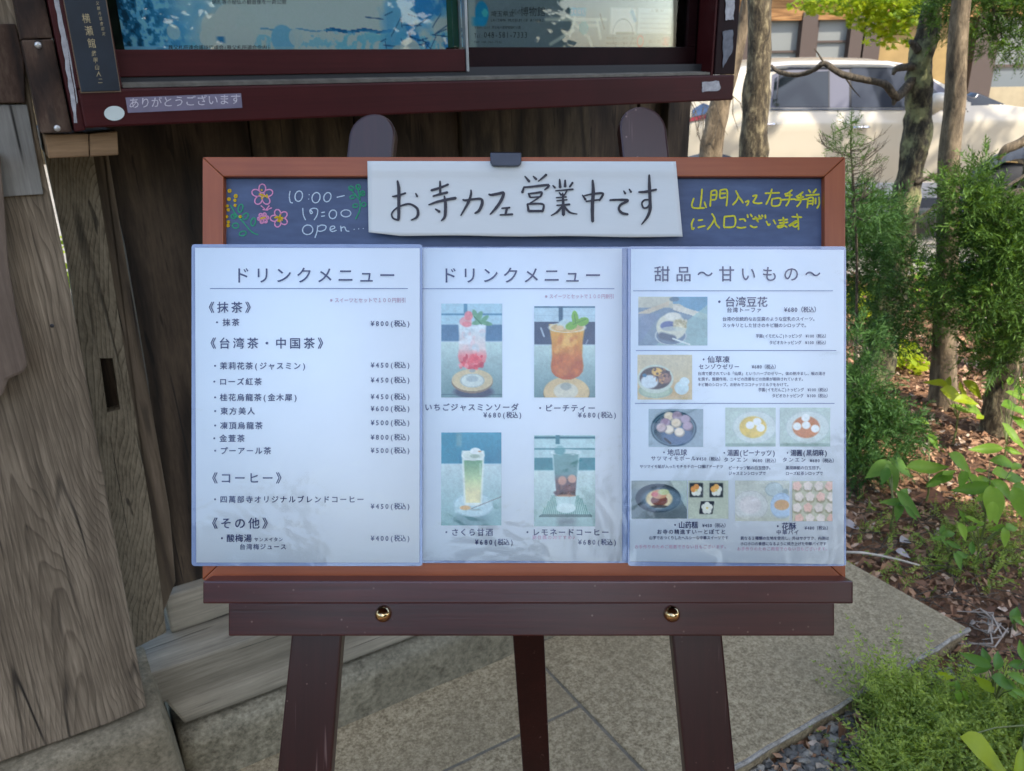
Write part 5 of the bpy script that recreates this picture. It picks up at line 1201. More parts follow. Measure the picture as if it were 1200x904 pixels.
for wx, wr in wheels:
    mb = MB()
    arc = [(math.pi*i/18) for i in range(-1,20)]
    for i in range(len(arc)-1):
        a0, a1 = arc[i], arc[i+1]; q = []
        for r_, y_ in ((wr+.115,YC-.004),(wr+.02,YC-.012)):
            q.append([Vector((wx+r_*math.cos(t), y_, ZW+r_*math.sin(t))) for t in (a0,a1)])
        mb.add([q[0][0],q[0][1],q[1][1],q[1][0]], [[0,1,2,3]]); mb.add([q[1][0],q[1][1],q[1][1]+Vector((0,.3,0)),q[1][0]+Vector((0,.3,0))], [[0,1,2,3]])
        mb.add([q[0][0],q[0][1],q[0][1]+Vector((0,.06,0)),q[0][0]+Vector((0,.06,0))], [[0,1,2,3]])
    mb.build('wheel_arch', MT['carcladding'], I4, car, smooth=False)
    wh = empty('wheel', (wx, YC+.12, ZW), None, None); child_empty(wh, car)
    mb = MB(); mb.lathe((wx,YC+.02,ZW), (0,1,0), [(.22,0),(.31,.0),(.34,.03),(.345,.11),(.34,.2),(.30,.23)], 36); mb.build('tyre', MT['tyre'], I4, wh, smooth=True)
    mb = MB(); mb.lathe((wx,YC+.015,ZW), (0,1,0), [(.05,0),(.055,.02),(.2,.05),(.22,.02),(.23,.06)], 30)
    for k in range(5):
        a = 2*math.pi*k/5+.3; d = Vector((math.cos(a),0,math.sin(a))); s = Vector((-d.z,0,d.x)); p0 = Vector((wx,YC+.02,ZW))
        mb.prism([p0+d*.04+s*.03, p0+d*.21+s*.02, p0+d*.21-s*.02, p0+d*.04-s*.03], (0,.03,0))
    mb.build('rim', MT['chrome'], I4, wh)

# ---------------------------------------------------------------- building behind the car
YB = 12.0
MT['bwall'] = plain('ochre_plaster', lin(150,124,78), .85, nz=(6,.15)); MT['bbeam'] = wood('brown_eaves_beam', [lin(110,76,44), lin(150,108,66), lin(176,134,86)], 'X', seed=31)
MT['bpost'] = plain('dark_brown_post', lin(74,60,52), .6); MT['bglass'] = plain('grey_window_glass', lin(110,116,118), .06, spec=.8)
MT['bscreen'] = plain('pale_paper_screen', lin(124,126,122), .4); MT['bbase'] = plain('beige_plinth', lin(160,146,118), .85, nz=(8,.1))
bd = empty('house', yp(1050,60,YB)*1.0, 'ochre walled house with brown posts and sliding windows, upper right behind the car', 'house')
bd.matrix_basis.translation = Vector((yp(1050,60,YB).x, YB+2, -.1))
def bbox(name, x0,y0,x1,y1, o0, o1, mat, par=None):
    a = yp(x0,y0,YB+o0); b = yp(x1,y1,YB+o0); mb = MB(); mb.box((a.x,YB+o0,b.z),(b.x,YB+o1,a.z)); return mb.build(name, mat, I4, par or bd)
a = yp(780,0,YB); b = yp(1500,0,YB)
mb = MB(); mb.box((a.x,YB+.2,-.1),(b.x,YB+5,3.3)); mb.build('wall', MT['bwall'], I4, bd)
mb = MB(); mb.prism([Vector((a.x-.6,YB-.55,3.0)),Vector((a.x-.6,YB+2.5,4.3)),Vector((a.x-.6,YB+5.5,3.0)),Vector((a.x-.6,YB+5.5,3.15)),Vector((a.x-.6,YB+2.5,4.5)),Vector((a.x-.6,YB-.55,3.15))],(b.x-a.x+1.2,0,0)); mb.build('roof', MT['bpost'], I4, bd)
bbox('plinth', 780,109,1500,150, .1,.19, MT['bbase'])
bbox('eaves_beam', 780,-4,1500,14, .02,.18, MT['bbeam'])
for x0,x1 in ((862,881),(942,948),(1000,1003),(1015,1022),(1150,1157),(1240,1250),(1330,1340)): bbox('post', x0,14.5,x1,124, .0,.15, MT['bpost'])
def bwin(x0,y0,x1,y1,mat,bars=()):
    w_ = bbox('window', x0,y0,x1,y1,.12,.16, mat)
    for q in ((x0,y0,x0+1.6,y1),(x1-1.6,y0,x1,y1)): bbox('window_frame', *q, .08,.118, MT['bpost'], w_)
    for q in bars: bbox('window_bar', x0+1.7,q,x1-1.7,q+1.6, .085,.118, MT['bpost'], w_)
bwin(882,15,940,107.5,MT['bscreen'],(60,)); bwin(950,15,998,107.5,MT['bscreen'],(48,)); bwin(1004,15,1014,107.5,MT['bglass'])
bwin(1158,15,1239,107,MT['bglass'],(76,)); bwin(1251,15,1329,107,MT['bglass'],(76,))

# ---------------------------------------------------------------- vegetation helpers
def rotbasis(d):      # arrays of unit vectors -> two perpendicular arrays
    ref = np.where(np.abs(d[:,2:3]) < .9, np.array([[0,0,1.]]), np.array([[1.,0,0]]))
    a = np.cross(d, ref); a /= np.linalg.norm(a, axis=1)[:,None]+1e-9; return a, np.cross(d, a)
def blades(B, D, L, Wd, roll=None, bend=0):
    """one pointed four-cornered blade per row"""
    a, b = rotbasis(D); r = nr.random(len(B))*2*np.pi if roll is None else roll
    s = a*np.cos(r)[:,None]+b*np.sin(r)[:,None]; n = np.cross(D, s)
    L = np.broadcast_to(L, (len(B),))[:,None]; Wd = np.broadcast_to(Wd, (len(B),))[:,None]
    mid = B+D*L*.45+n*bend*L
    V = np.stack([B, mid+s*Wd, B+D*L, mid-s*Wd], 1).reshape(-1,3)
    F = np.arange(len(V)).reshape(-1,4); return V, F
def unit(v): return v/(np.linalg.norm(v, axis=-1, keepdims=True)+1e-9)
def sprays(C, D, L, n=12, blen=.4, bw=.03, droop=.15):
    """flat fern-like conifer sprays: spine plus side needles; returns V, F, tint"""
    N = len(C); a, b = rotbasis(D); r = nr.random(N)*2*np.pi; side = a*np.cos(r)[:,None]+b*np.sin(r)[:,None]
    VV = []; TT = []
    t0 = nr.random(N)
    V, _ = blades(C, D, L, L*bw*.8); VV.append(V); TT.append(np.repeat(t0*.6,4))
    for k in range(n):
        t = .12+.85*k/n; sg = 1 if k % 2 else -1
        P = C+D*(L*t)[:,None]-np.array([0,0,1.])*(L*t*t*droop)[:,None]
        d = unit(D*.75+side*sg*(.9-.3*t)+nr.normal(0,.22,(N,3)))
        V, _ = blades(P, d, L*blen*(1.15-t*.75), L*bw); VV.append(V); TT.append(np.repeat(t0*.6+.25*t+.1*nr.random(N),4))
    V = np.concatenate(VV); return V, np.arange(len(V)).reshape(-1,4), np.concatenate(TT)
def scale_at(Y): return FPX/(Y*math.cos(PITCH)+.35)
def vol_pts(px, py, rx, ry, Y, nclump, per, cr=.055, depth=.55):
    c = np.array(yp(px,py,Y)); s = 1/scale_at(Y); R = np.array([rx*s, max(rx,ry*.6)*s*depth, ry*s])
    d = unit(nr.normal(size=(nclump,3))); rad = nr.random(nclump)**.45
    cc = c+d*rad[:,None]*R
    P = np.repeat(cc, per, 0); dd = unit(nr.normal(size=(len(P),3))+np.array([0,-.15,.45])+np.repeat(d,per,0)*.7)
    return P+dd*cr*nr.random(len(P))[:,None]*.8, dd, cc
def foliage(par, specs, mat, L=.075, **kw):
    Pp, Dd, Cc = [], [], []
    for sp in specs: P, D, C = vol_pts(*sp); Pp.append(P); Dd.append(D); Cc.append(C)
    P = np.concatenate(Pp); D = np.concatenate(Dd)
    V, F, T = sprays(P, D, L*(.6+.8*nr.random(len(P))), **kw)
    o = npmesh('foliage', V, F, MT[mat], parent=par, tint=T); o['kind'] = 'stuff'; return np.concatenate(Cc)
def twigs(par, origins, targets, mat='twig', r=.004, name='twigs'):
    mb = MB()
    for t in targets:
        o = min(origins, key=lambda q: (Vector(q)-Vector(t)).length+ (.25 if q[2] > t[2] else 0)); o = Vector(o); t = Vector(t)
        m = (o+t)/2+Vector((rnd.uniform(-.03,.03),rnd.uniform(-.03,.03),-.02-.05*rnd.random()))
        mb.tube([o,m,t],[r*1.6,r,r*.4],4)
    x = mb.build(name, MT[mat], I4, par); x['kind'] = 'stuff'; return x
def trunk(par, pts, Y, rads, mat, name='trunk', wob=.18, seed=0, dY=None, n=16):
    P = [yp(x,y,Y+(dY[i] if dY else 0)) for i,(x,y) in enumerate(pts)]
    # subdivide smoothly
    Q = []; R = []
    m = 6
    for i in range(len(P)-1):
        p0, p1, p2, p3 = P[max(i-1,0)], P[i], P[i+1], P[min(i+2,len(P)-1)]
        for k in range(m):
            t = k/m; Q.append(.5*((2*p1)+(-p0+p2)*t+(2*p0-5*p1+4*p2-p3)*t*t+(-p0+3*p1-3*p2+p3)*t**3)); R.append(rads[i]*(1-t)+rads[i+1]*t)
    Q.append(P[-1]); R.append(rads[-1])
    mb = MB(); mb.tube(Q, R, n, wob=wob, seed=seed); return mb.build(name, MT[mat], I4, par, smooth=True), Q

# ---------------------------------------------------------------- the trees on the right
def treebase(name, px, py, Y, label, cat='tree', grp=None):
    p = yp(px,py,Y); return empty(name, (p.x, Y, -.06), label, cat, grp)
t1 = treebase('tree', 880, 300, 4.1, 'straight trunk with rough bark, standing just right of the noticeboard')
trunk(t1, [(890,-30),(890,60),(886,120),(882,190),(876,300),(870,430)], 4.1, [.050,.056,.060,.066,.072,.085], 'bark', seed=1, wob=.22)
t2 = treebase('tree', 838, 300, 4.7, 'short lit trunk between noticeboard and chalkboard frame, left of the rough straight trunk')
trunk(t2, [(880,-30),(868,40),(846,115),(838,150),(832,190),(822,300),(815,420)], 4.7, [.02,.035,.055,.062,.066,.072,.085], 'barkpale', seed=4, wob=.16)
# roots/twigs hanging beside it
mb = MB()
for i in range(16):
    x = rnd.uniform(800,860); y = rnd.uniform(95,140); p = yp(x,y,4.5); q_ = yp(x+rnd.uniform(-22,22),y+rnd.uniform(20,60),4.5); mb.tube([p,(p+q_)/2+Vector((rnd.uniform(-.03,.03),0,0)),q_],[.003,.0025,.001],4)
mb.build('twigs', MT['twig'], I4, t2)['kind'] = 'stuff'
t3 = treebase('gnarled_tree', 1022, 455, 3.75, 'gnarled dark lichened tree with a long twisted dead branch, right of the board')
tr3, q3 = trunk(t3, [(1102,-30),(1088,30),(1078,80),(1076,140),(1068,200),(1058,260),(1048,320),(1034,400),(1020,458)], 3.75, [.035,.042,.052,.056,.056,.058,.062,.072,.09], 'barkgreen', seed=9, wob=.34, n=22)
trunk(t3, [(1077,84),(1062,103),(1050,113),(1036,99),(1010,93),(985,87),(966,75),(954,82),(935,88),(912,84),(904,77)], 3.75, [.018,.018,.020,.016,.014,.013,.012,.011,.011,.009,.006], 'twig', 'branch', .3, 3, [0,-.05,-.1,-.12,-.12,-.1,-.08,-.05,0,.05,.08], 10)
trunk(t3, [(1076,78),(1060,79),(1050,81),(1046,88)], 3.75, [.016,.015,.012,.006], 'twig', 'branch', .3, 5, [0,-.06,-.1,-.1], 8)
trunk(t3, [(1050,112),(1048,118),(1047,124)], 3.65, [.015,.012,.004], 'twig', 'branch', .3, 6, None, 8)
trunk(t3, [(1076,60),(1070,52),(1066,48)], 3.72, [.02,.015,.008], 'twig', 'branch', .3, 7, None, 8)
trunk(t3, [(966,75),(958,62),(954,57)], 3.67, [.005,.003,.001], 'twig', 'branch', .1, 7, None, 5)
trunk(t3, [(990,90),(1000,105),(1008,114)], 3.67, [.004,.003,.001], 'twig', 'branch', .1, 7, None, 5)
trunk(t3, [(1072,215),(1100,204),(1112,207),(1104,216)], 3.7, [.012,.010,.010,.005], 'twig', 'branch', .3, 8, None, 8)
trunk(t3, [(1060,265),(1078,255),(1100,240),(1115,236)], 3.7, [.010,.008,.006,.003], 'twig', 'branch', .3, 8, None, 6)
foliage(t3, [(1012,300,26,66,3.3,64,8),(1028,262,22,22,3.4,22,7),(1045,400,26,22,3.4,20,7),(1050,318,34,40,3.45,34,7),(1030,365,38,34,3.5,34,7),(1082,372,28,42,3.5,24,6),(1000,250,14,28,3.5,12,6),(1068,280,24,24,3.6,10,6)], 'conifer2', .085, n=14, blen=.34, bw=.023)
t4 = treebase('tree', 1104, 488, 3.4, 'slender smooth pale brown trunk in front of the car mirror, right of the gnarled tree')
trunk(t4, [(1130,-30),(1122,50),(1119,120),(1112,190),(1110,300),(1107,400),(1104,490)], 3.4, [.034,.036,.039,.041,.044,.050,.065], 'barkpale', seed=14, wob=.08)
t5 = treebase('conifer_tree', 1165, 515, 3.1, 'bushy green conifer with split bark trunk and drooping sprays at the right edge')
tr5, q5 = trunk(t5, [(1224,60),(1212,180),(1196,300),(1183,400),(1173,460),(1165,517)], 3.1, [.02,.03,.040,.050,.054,.064], 'bark', seed=21, wob=.3, n=20)
trunk(t5, [(1215,158),(1196,168),(1178,176),(1170,188)], 3.0, [.022,.018,.016,.008], 'barkpale', 'branch', .3, 8, None, 8)
ct = foliage(t5, [(1136,226,24,36,2.95,30,8),(1160,262,34,34,2.95,36,8),(1188,292,34,44,2.9,44,8),(1122,300,30,46,3.0,40,8),(1170,345,45,50,2.9,60,8),(1118,365,28,40,3.05,26,7),(1190,410,24,46,2.9,26,7),(1152,405,24,30,3.1,18,7),(1215,330,30,90,2.9,40,7)], 'conifer', .085, n=14, blen=.34, bw=.023)
twigs(t5, q5, [tuple(c) for c in ct[::3]], r=.004)
t6 = treebase('conifer_tree', 1230, 120, 3.6, 'conifer boughs hanging in from above at the top right corner')
trunk(t6, [(1290,-200),(1285,0),(1280,200),(1275,420)], 3.6, [.05,.06,.07,.08], 'bark', seed=5)
ct = foliage(t6, [(1160,-5,52,34,3.5,46,8),(1195,25,34,38,3.45,36,8),(1130,18,24,24,3.55,14,7),(1165,48,22,14,3.5,12,7),(1120,-20,40,24,3.6,20,7)], 'conifer', .08, n=14, blen=.34, bw=.023)
twigs(t6, [tuple(yp(1240,-30,3.6)), tuple(yp(1200,-30,3.6)), tuple(yp(1150,-25,3.6))], [tuple(c) for c in ct[::3]], r=.004)
# young upright conifer beside the frame corner, half bare
s1 = treebase('young_conifer', 1000, 480, 3.0, 'young conifer beside the right edge of the board, its upper tip half bare', 'shrub')
_, q6 = trunk(s1, [(998,145),(997,175),(1000,215),(1004,300),(1003,400),(1000,500)], 3.0, [.0015,.003,.004,.005,.006,.008], 'twig', 'stem', .05, 2, [0,0,0,.12,.2,.25], 7)
foliage(s1, [(998,150,4,10,3.0,5,4,.02),(990,172,14,14,3.0,12,4,.03),(983,185,8,8,3.0,5,4,.03),(1000,192,16,16,3.0,10,3,.03)], 'conifer', .06, n=9, blen=.34, bw=.023)
mb = MB()
for i in range(46):
    y0 = rnd.uniform(168,240); sg = 1 if rnd.random() < .72 else -1; p = yp(998,y0,3.0); L_ = rnd.uniform(15,46)
    q_ = yp(998+sg*L_*.9, y0-L_*rnd.uniform(.2,.7), 3.0+rnd.uniform(-.12,.12)); m_ = (p+q_)/2-Vector((0,0,.012)); mb.tube([p,m_,q_],[.0022,.0016,.0007],4)
    for k in range(3):
        t = rnd.uniform(.4,.95); b_ = m_.lerp(q_, t); mb.tube([b_, b_+Vector((sg*rnd.uniform(0,.03),rnd.uniform(-.02,.02),rnd.uniform(.015,.04)))],[.0011,.0005],3)
mb.build('bare_twigs', MT['twig'], I4, s1)['kind'] = 'stuff'
ct = foliage(s1, [(1004,470,28,46,2.75,46,8),(1034,515,34,34,2.7,44,8),(1010,545,24,24,2.65,22,7),(1052,490,16,20,2.75,12,6),(1008,410,16,30,2.8,12,6),(1012,240,26,16,3.0,12,6)], 'conifer2', .085, n=14, blen=.34, bw=.023)
twigs(s1, q6, [tuple(c) for c in ct[::3]], r=.003)
# maple bough
t7 = treebase('maple_tree', 1040, 40, 5.6, 'sunlit yellow-green maple bough hanging in at the top, in front of the house')
trunk(t7, [(1350,-260),(1200,-120),(1090,-50),(1030,-12),(985,8)], 5.6, [.08,.05,.03,.014,.004], 'bark', 'branch', .1, 2, None, 8)
trunk(t7, [(1350,-260),(1360,0),(1365,200),(1370,330)], 5.6, [.08,.10,.11,.13], 'bark', seed=2)
P=[];
for (px,py,rx,ry,n_) in ((1000,-6,56,20,560),(1040,22,34,18,420),(1062,0,34,24,420),(960,2,24,12,130),(1050,46,12,10,60),(1020,10,20,16,120),(1090,-30,60,20,200)):
    c = np.array(yp(px,py,5.5)); s = 1/scale_at(5.5); P.append(c+unit(nr.normal(size=(n_,3)))*(nr.random((n_,1))**.5)*np.array([rx*s,.45,ry*s]))
P = np.concatenate(P); N = len(P); VV=[]; TT=[]; t0 = nr.random(N)
nn = unit(nr.normal(0,.5,(N,3))+np.array([0,-.3,.8])); a,b = rotbasis(nn); r0 = nr.random(N)*6.28
for k in range(7):
    th = r0+(k-3)*.62; d = unit(a*np.cos(th)[:,None]+b*np.sin(th)[:,None]-np.array([0,0,.25])); Lk = .040*(1-.16*abs(k-3))*(.7+.6*t0)
    s = np.cross(nn,d); mid = P+d*(Lk*.5)[:,None]; wv = (Lk*.17)[:,None]
    VV.append(np.stack([P, mid+s*wv, P+d*Lk[:,None], mid-s*wv],1).reshape(-1,3)); TT.append(np.repeat(t0,4))
V=np.concatenate(VV); o = npmesh('foliage', V, np.arange(len(V)).reshape(-1,4), MT['maple'], parent=t7, tint=np.concatenate(TT)); o['kind']='stuff'

# (its high crown stands outside the picture and dapples the car)
CROWN7 = True
# low sunlit shrubs in the distance under the trees
def leafcloud(name, par, blobs, mat, size, seed=0, label=None, cat=None):
    VV=[]; TT=[]
    for (c, R, n_) in blobs:
        d = unit(nr.normal(size=(n_,3))); P = np.array(c)+d*(nr.random((n_,1))**.4)*np.array(R)
        nn = unit(d*.6+nr.normal(0,.6,(n_,3))+np.array([0,0,.4])); a,b = rotbasis(nn); L = size*(.6+.8*nr.random(n_))[:,None]
        VV.append(np.stack([P-a*L*.5, P+b*L*.28, P+a*L*.5, P-b*L*.28],1).reshape(-1,3)); TT.append(np.repeat(nr.random(n_),4))
    V=np.concatenate(VV); o = npmesh(name, V, np.arange(len(V)).reshape(-1,4), MT[mat], parent=par, tint=np.concatenate(TT))
    if par is not None: o['kind']='stuff'
    return o
for (px,py,rx,ry,n_,lab,m_) in ((1010,355,26,24,260,'low bright green bush seen under the sprays beside the board edge','broadyel'),(1050,415,30,18,260,'low yellow-green bush behind the base of the gnarled tree','broadyel'),(1192,400,30,30,220,'sunlit green bush behind the bushy conifer at the right edge','broad'),(1080,330,26,30,200,'sunlit bush half hidden behind the middle conifer sprays','broad')):
    g_ = gp(px, py+12, -.06) if py > 340 else yp(px,py,4.9); Yb = min(4.9, max(3.9,g_.y)); c = yp(px,py,Yb); s = 1/scale_at(Yb)
    bu = empty('bush', (c.x, Yb, -.06), lab, 'bush')
    leafcloud('foliage', bu, [(tuple(c), (rx*s,.25,ry*s), n_)], m_, .05)
    mb = MB()
    for k in range(5): mb.tube([Vector((c.x+rnd.uniform(-.03,.03),Yb,-.07)), Vector(c)+Vector((rnd.uniform(-.1,.1),rnd.uniform(-.1,.1),rnd.uniform(-.02,.05)))],[.006,.002],4)
    mb.build('stem', MT['twig'], I4, bu)

P7 = []
for px, py, t_, R_7, n_7 in ((1045,175,6.3,(.42,.4,.75),170),(1122,190,6.2,(.30,.4,.75),120),(1185,150,6.4,(.7,.5,.4),90),(960,215,6.5,(.6,.5,.25),50),(860,150,6.4,(.35,.4,.4),60),(1075,235,6.0,(.5,.5,.3),60)):
    q7 = yp(px,py,YC)+TOSUN*t_; P7.append((tuple(q7), R_7, n_7))
leafcloud('crown', t7, P7, 'hedge', .13)
mb = MB(); b7 = yp(1365,200,5.6)
for q7, _, _ in P7: mb.tube([Vector((b7.x,5.6,2.2)), (Vector((b7.x,5.6,3.4))+Vector(q7))/2+Vector((0,0,.4)), Vector(q7)],[.07,.045,.02],7)
mb.build('limbs', MT['bark'], I4, t7, smooth=True)['kind'] = 'stuff'
# ---------------------------------------------------------------- broad leaved plants: every leaf a part
def leafmesh(wd, fold, curl, seed):
    n = 8; V=[]; F=[]
    for i in range(n+1):
        t = i/n; h = wd*math.sin(math.pi*min(1,t**.82))*(1-.25*t) if i not in (0,n) else .004; z = -curl*t*t+.06*math.sin(t*5+seed)
        V += [(t, h, z+fold*h+.01*math.sin(t*19)), (t, h*.5, z+fold*h*.4), (t, 0, z), (t, -h*.5, z+fold*h*.4), (t, -h, z+fold*h+.01*math.sin(t*17+1))]
    for i in range(n):
        for k in range(4): a = i*5+k; F.append((a, a+1, a+6, a+5))
    return np.array(V)-np.array([.0,0,0]), np.array(F)
LM = {}
def leafdata(mat, var):
    k = (mat, var)
    if k not in LM:
        V, F = leafmesh((.24,.30,.20)[var], (.35,.2,.5)[var], (.18,.32,.1)[var], var)
        me = bpy.data.meshes.new('leaf'); me.from_pydata([tuple(v) for v in V], [], [list(map(int,f)) for f in F]); me.materials.append(MT[mat])
        for p_ in me.polygons: p_.use_smooth = True
        LM[k] = me
    return LM[k]
def plant(name, label, L, h, base=None, cat='plant'):
    """L: (px, py, length px, image angle, material, [height]) ; leaves lie at height h over the ground"""
    pts = []
    for q in L:
        hh = (q[5] if len(q) > 5 else h)*rnd.uniform(.85,1.15); pts.append(gp(q[0], q[1], hh-.055))
    b = base if base is not None else sum(pts, Vector())/len(pts); b = Vector((b.x, b.y, -.06))
    root = empty(name, b, label, cat)
    mb = MB(); hub = b+Vector((0,0,h*.55)); mb.tube([b, b+Vector((.006,.004,h*.3)), hub],[.0045,.004,.003],6)
    for q, p in zip(L, pts):
        a = math.radians(q[3]); d = (Vector((1,0,0))*math.cos(a)+Vector((0,.75,.55))*math.sin(a)).normalized()
        sc = q[2]/FPX*(p-CAM).dot(FW)*1.32
        nrm_ = (Vector((0,-.55,.83))+Vector((rnd.uniform(-.35,.35),rnd.uniform(-.2,.2),0))); nrm_ = (nrm_-d*nrm_.dot(d)).normalized(); s = nrm_.cross(d)
        st = p-d*sc*.5
        mm = Matrix((d*sc, s*sc, nrm_*sc)).transposed().to_4x4(); mm.translation = st
        link('leaf', leafdata(q[4], rnd.randrange(3)), mm, root)
        m_ = (hub+st)/2+Vector((0,0,.01)); mb.tube([hub, m_, st],[.0022,.0016,.0010],5)
    mb.build('stem', MT['stemgreen'], I4, root); return root
MT['stemgreen'] = plain('green_brown_stem', lin(96,104,52), .6, nz=(30,.2))
z1 = lambda zx, zy: (980+zx/3.77, 440+zy/3.77)
def conv(lst, zf, sc, default): return [(*zf(a,b), c/sc, d, (e[0] if e else default), *(e[1:] if len(e)>1 else ())) for a,b,c,d,*e in lst]
plant('leafy_plant','low plant with drooping mid-green leaves between the board edge and a big brown leaf', conv([(190,410,95,205),(250,445,95,-80),(292,400,95,-35),(215,440,60,240),(245,560,80,175),(320,570,115,-60),(300,520,70,45),(275,600,70,-110),(330,610,60,-60)], z1, 3.77, 'broaddark'), .16)
plant('leafy_plant','plant with one long horizontal leaf pointing right and a spotted leaf below it', conv([(405,405,155,4),(462,455,95,200),(500,430,60,20),(430,480,60,-160),(370,200,60,150),(430,290,60,-70)], z1, 3.77, 'broad'), .18)
plant('leafy_plant','broad fresh green plant reaching in from the right edge, largest leaves of the bed', conv([(555,380,95,-40),(590,445,70,110),(600,500,140,182),(745,385,100,-8),(640,420,45,0),(700,565,125,-92),(742,510,105,-50),(655,462,70,10),(740,430,85,2),(795,450,85,12),(815,560,110,-80),(640,540,60,210),(700,480,80,170),(560,455,60,-120),(800,400,60,30),(825,500,70,-20),(690,600,70,-110)], z1, 3.77, 'broad'), .24)
plant('leafy_plant','small lime leaves on a thin stem below the broad fresh green plant', conv([(750,712,65,-92),(718,677,65,175),(780,670,60,10),(612,640,65,-20),(560,620,55,100),(560,690,65,-80),(590,680,50,200),(640,655,40,30)], z1, 3.77, 'broad'), .15)
plant('leafy_plant','bright lime-yellow sunlit leaves between the pale trunk and the split bark trunk', conv([(445,35,80,150,'broadyel'),(495,30,65,60,'broadyel'),(522,82,95,-22,'broadyel'),(580,112,95,0,'broadyel'),(606,60,85,-55,'broadyel'),(555,62,75,80,'broadyel'),(560,150,90,-15,'broad'),(640,180,45,30,'broadyel'),(610,140,80,-30,'broad')], z1, 3.77, 'broadyel'), .22)
plant('leafy_plant','green leaves at the right edge beside the split bark trunk', conv([(790,135,100,2),(785,270,115,-62),(802,200,75,100),(660,325,110,178),(780,335,65,-20),(820,60,70,20),(800,90,80,-20),(770,20,60,60),(826,160,60,-30)], z1, 3.77, 'broad'), .26)
z2_ = lambda zx, zy: (860+zx/3.53, 660+zy/3.53)
plant('leafy_plant','green leafy plant at the right edge above the feathery ground cover', conv([(1000,400,95,150),(1040,385,65,80),(1092,400,75,60),(1040,500,65,120,'broadyel'),(1120,490,85,-20),(1185,420,85,0),(1020,440,70,200),(1180,480,70,-30),(1190,360,70,80),(1150,520,70,-60),(1190,540,60,-20)], z2_, 3.53, 'broaddark'), .17)
plant('seedling','small yellow-green seedling on the pebbles by the paving edge', conv([(875,468,65,-10,'broadyel'),(925,505,42,60),(930,552,42,-85),(962,550,38,-60),(900,500,36,180)], z2_, 3.53, 'broad'), .10)
plant('seedling','big lime-yellow leaves in the lower right corner of the photo', conv([(1055,782,185,-28,'broadyel'),(1190,830,130,55,'broadyel')], z2_, 3.53, 'broadyel'), .22, base=gp(1190,900,-.06))
plant('ivy','single dark ivy leaf at the right edge above the leaf litter', conv([(1165,212,75,60),(1180,240,50,-40)], z2_, 3.53, 'broaddark'), .06)
plant('seedling','dark little leaves in the litter just right of the board edge', conv([(470,680,50,60),(500,700,60,10),(450,720,50,180),(520,750,60,-30),(560,790,60,20),(600,760,60,70),(540,820,60,-80),(480,740,40,-60)], z1, 3.77, 'broaddark'), .09)

# feathery ground cover, lower right
def fronds(pts, hmin, hmax, mat, name, label, cat=None):
    N = len(pts); P = np.array(pts); D = unit(nr.normal(0,.55,(N,3))+np.array([0,-.1,1.0])); L = hmin+(hmax-hmin)*nr.random(N)
    a, b = rotbasis(D); r = nr.random(N)*6.28; side = a*np.cos(r)[:,None]+b*np.sin(r)[:,None]; lean = unit(nr.normal(0,1,(N,3))*np.array([1,1,.1])); VV=[]; TT=[]; t0 = nr.random(N)
    K = 13
    C = [P+D*(L*t)[:,None]+lean*(L*.55*t*t)[:,None] for t in np.linspace(0,1,K+1)]
    for k in range(K):
        dd = unit(C[k+1]-C[k]); V,_ = blades(C[k], dd, L/K*1.3, .0011); VV.append(V); TT.append(np.repeat(t0*.5,4))
        if k > 1:
            for sg in (1,-1):
                d = unit(dd*.6+side*sg+nr.normal(0,.12,(N,3))); V,_ = blades(C[k], d, L*.22*(1.15-k/K), .0026, bend=.05); VV.append(V); TT.append(np.repeat(t0*.6+.3*k/K,4))
    V = np.concatenate(VV); o = npmesh(name, V, np.arange(len(V)).reshape(-1,4), MT[mat], tint=np.concatenate(TT)); setp(o, label, cat, kind='stuff'); return o
def sample(polys, n, z=-.055):
    out = []
    while len(out) < n:
        (x0,y0,x1,y1) = polys[rnd.randrange(len(polys))]; out.append(tuple(gp(rnd.uniform(x0,x1), rnd.uniform(y0,y1), z)))
    return out
def inside(p):      # is a ground point under the paving?
    u, v = p[0]*UD.x+p[1]*UD.y, p[0]*VD.x+p[1]*VD.y; return -.9 < u < 1.96 and .895 < v < 2.4
pts = [p for p in sample([(1020,880,1230,1010),(1040,825,1220,900),(1040,850,1100,900),(1100,820,1220,870),(1020,900,1060,960)], 1150) if not inside(p)]
fronds(pts, .06, .15, 'fern', 'ground_cover', 'soft feathery bright green ground cover in the lower right corner', 'ground cover')
pts = [p for p in sample([(1000,800,1075,850)], 150) if True]
pts = [(p[0]+.0, p[1]-.06, -.055) for p in pts if not inside((p[0],p[1]-.06))]
if len(pts) > 5: fronds(pts, .12, .20, 'fern', 'ground_cover', 'airy green fronds leaning over the paving edge', 'ground cover')
pts = [p for p in sample([(1000,590,1200,700),(1080,600,1200,680)], 260) if not inside(p)]
fronds(pts, .04, .11, 'fern', 'ground_cover', 'sparse green fronds growing through the leaf litter', 'ground cover')

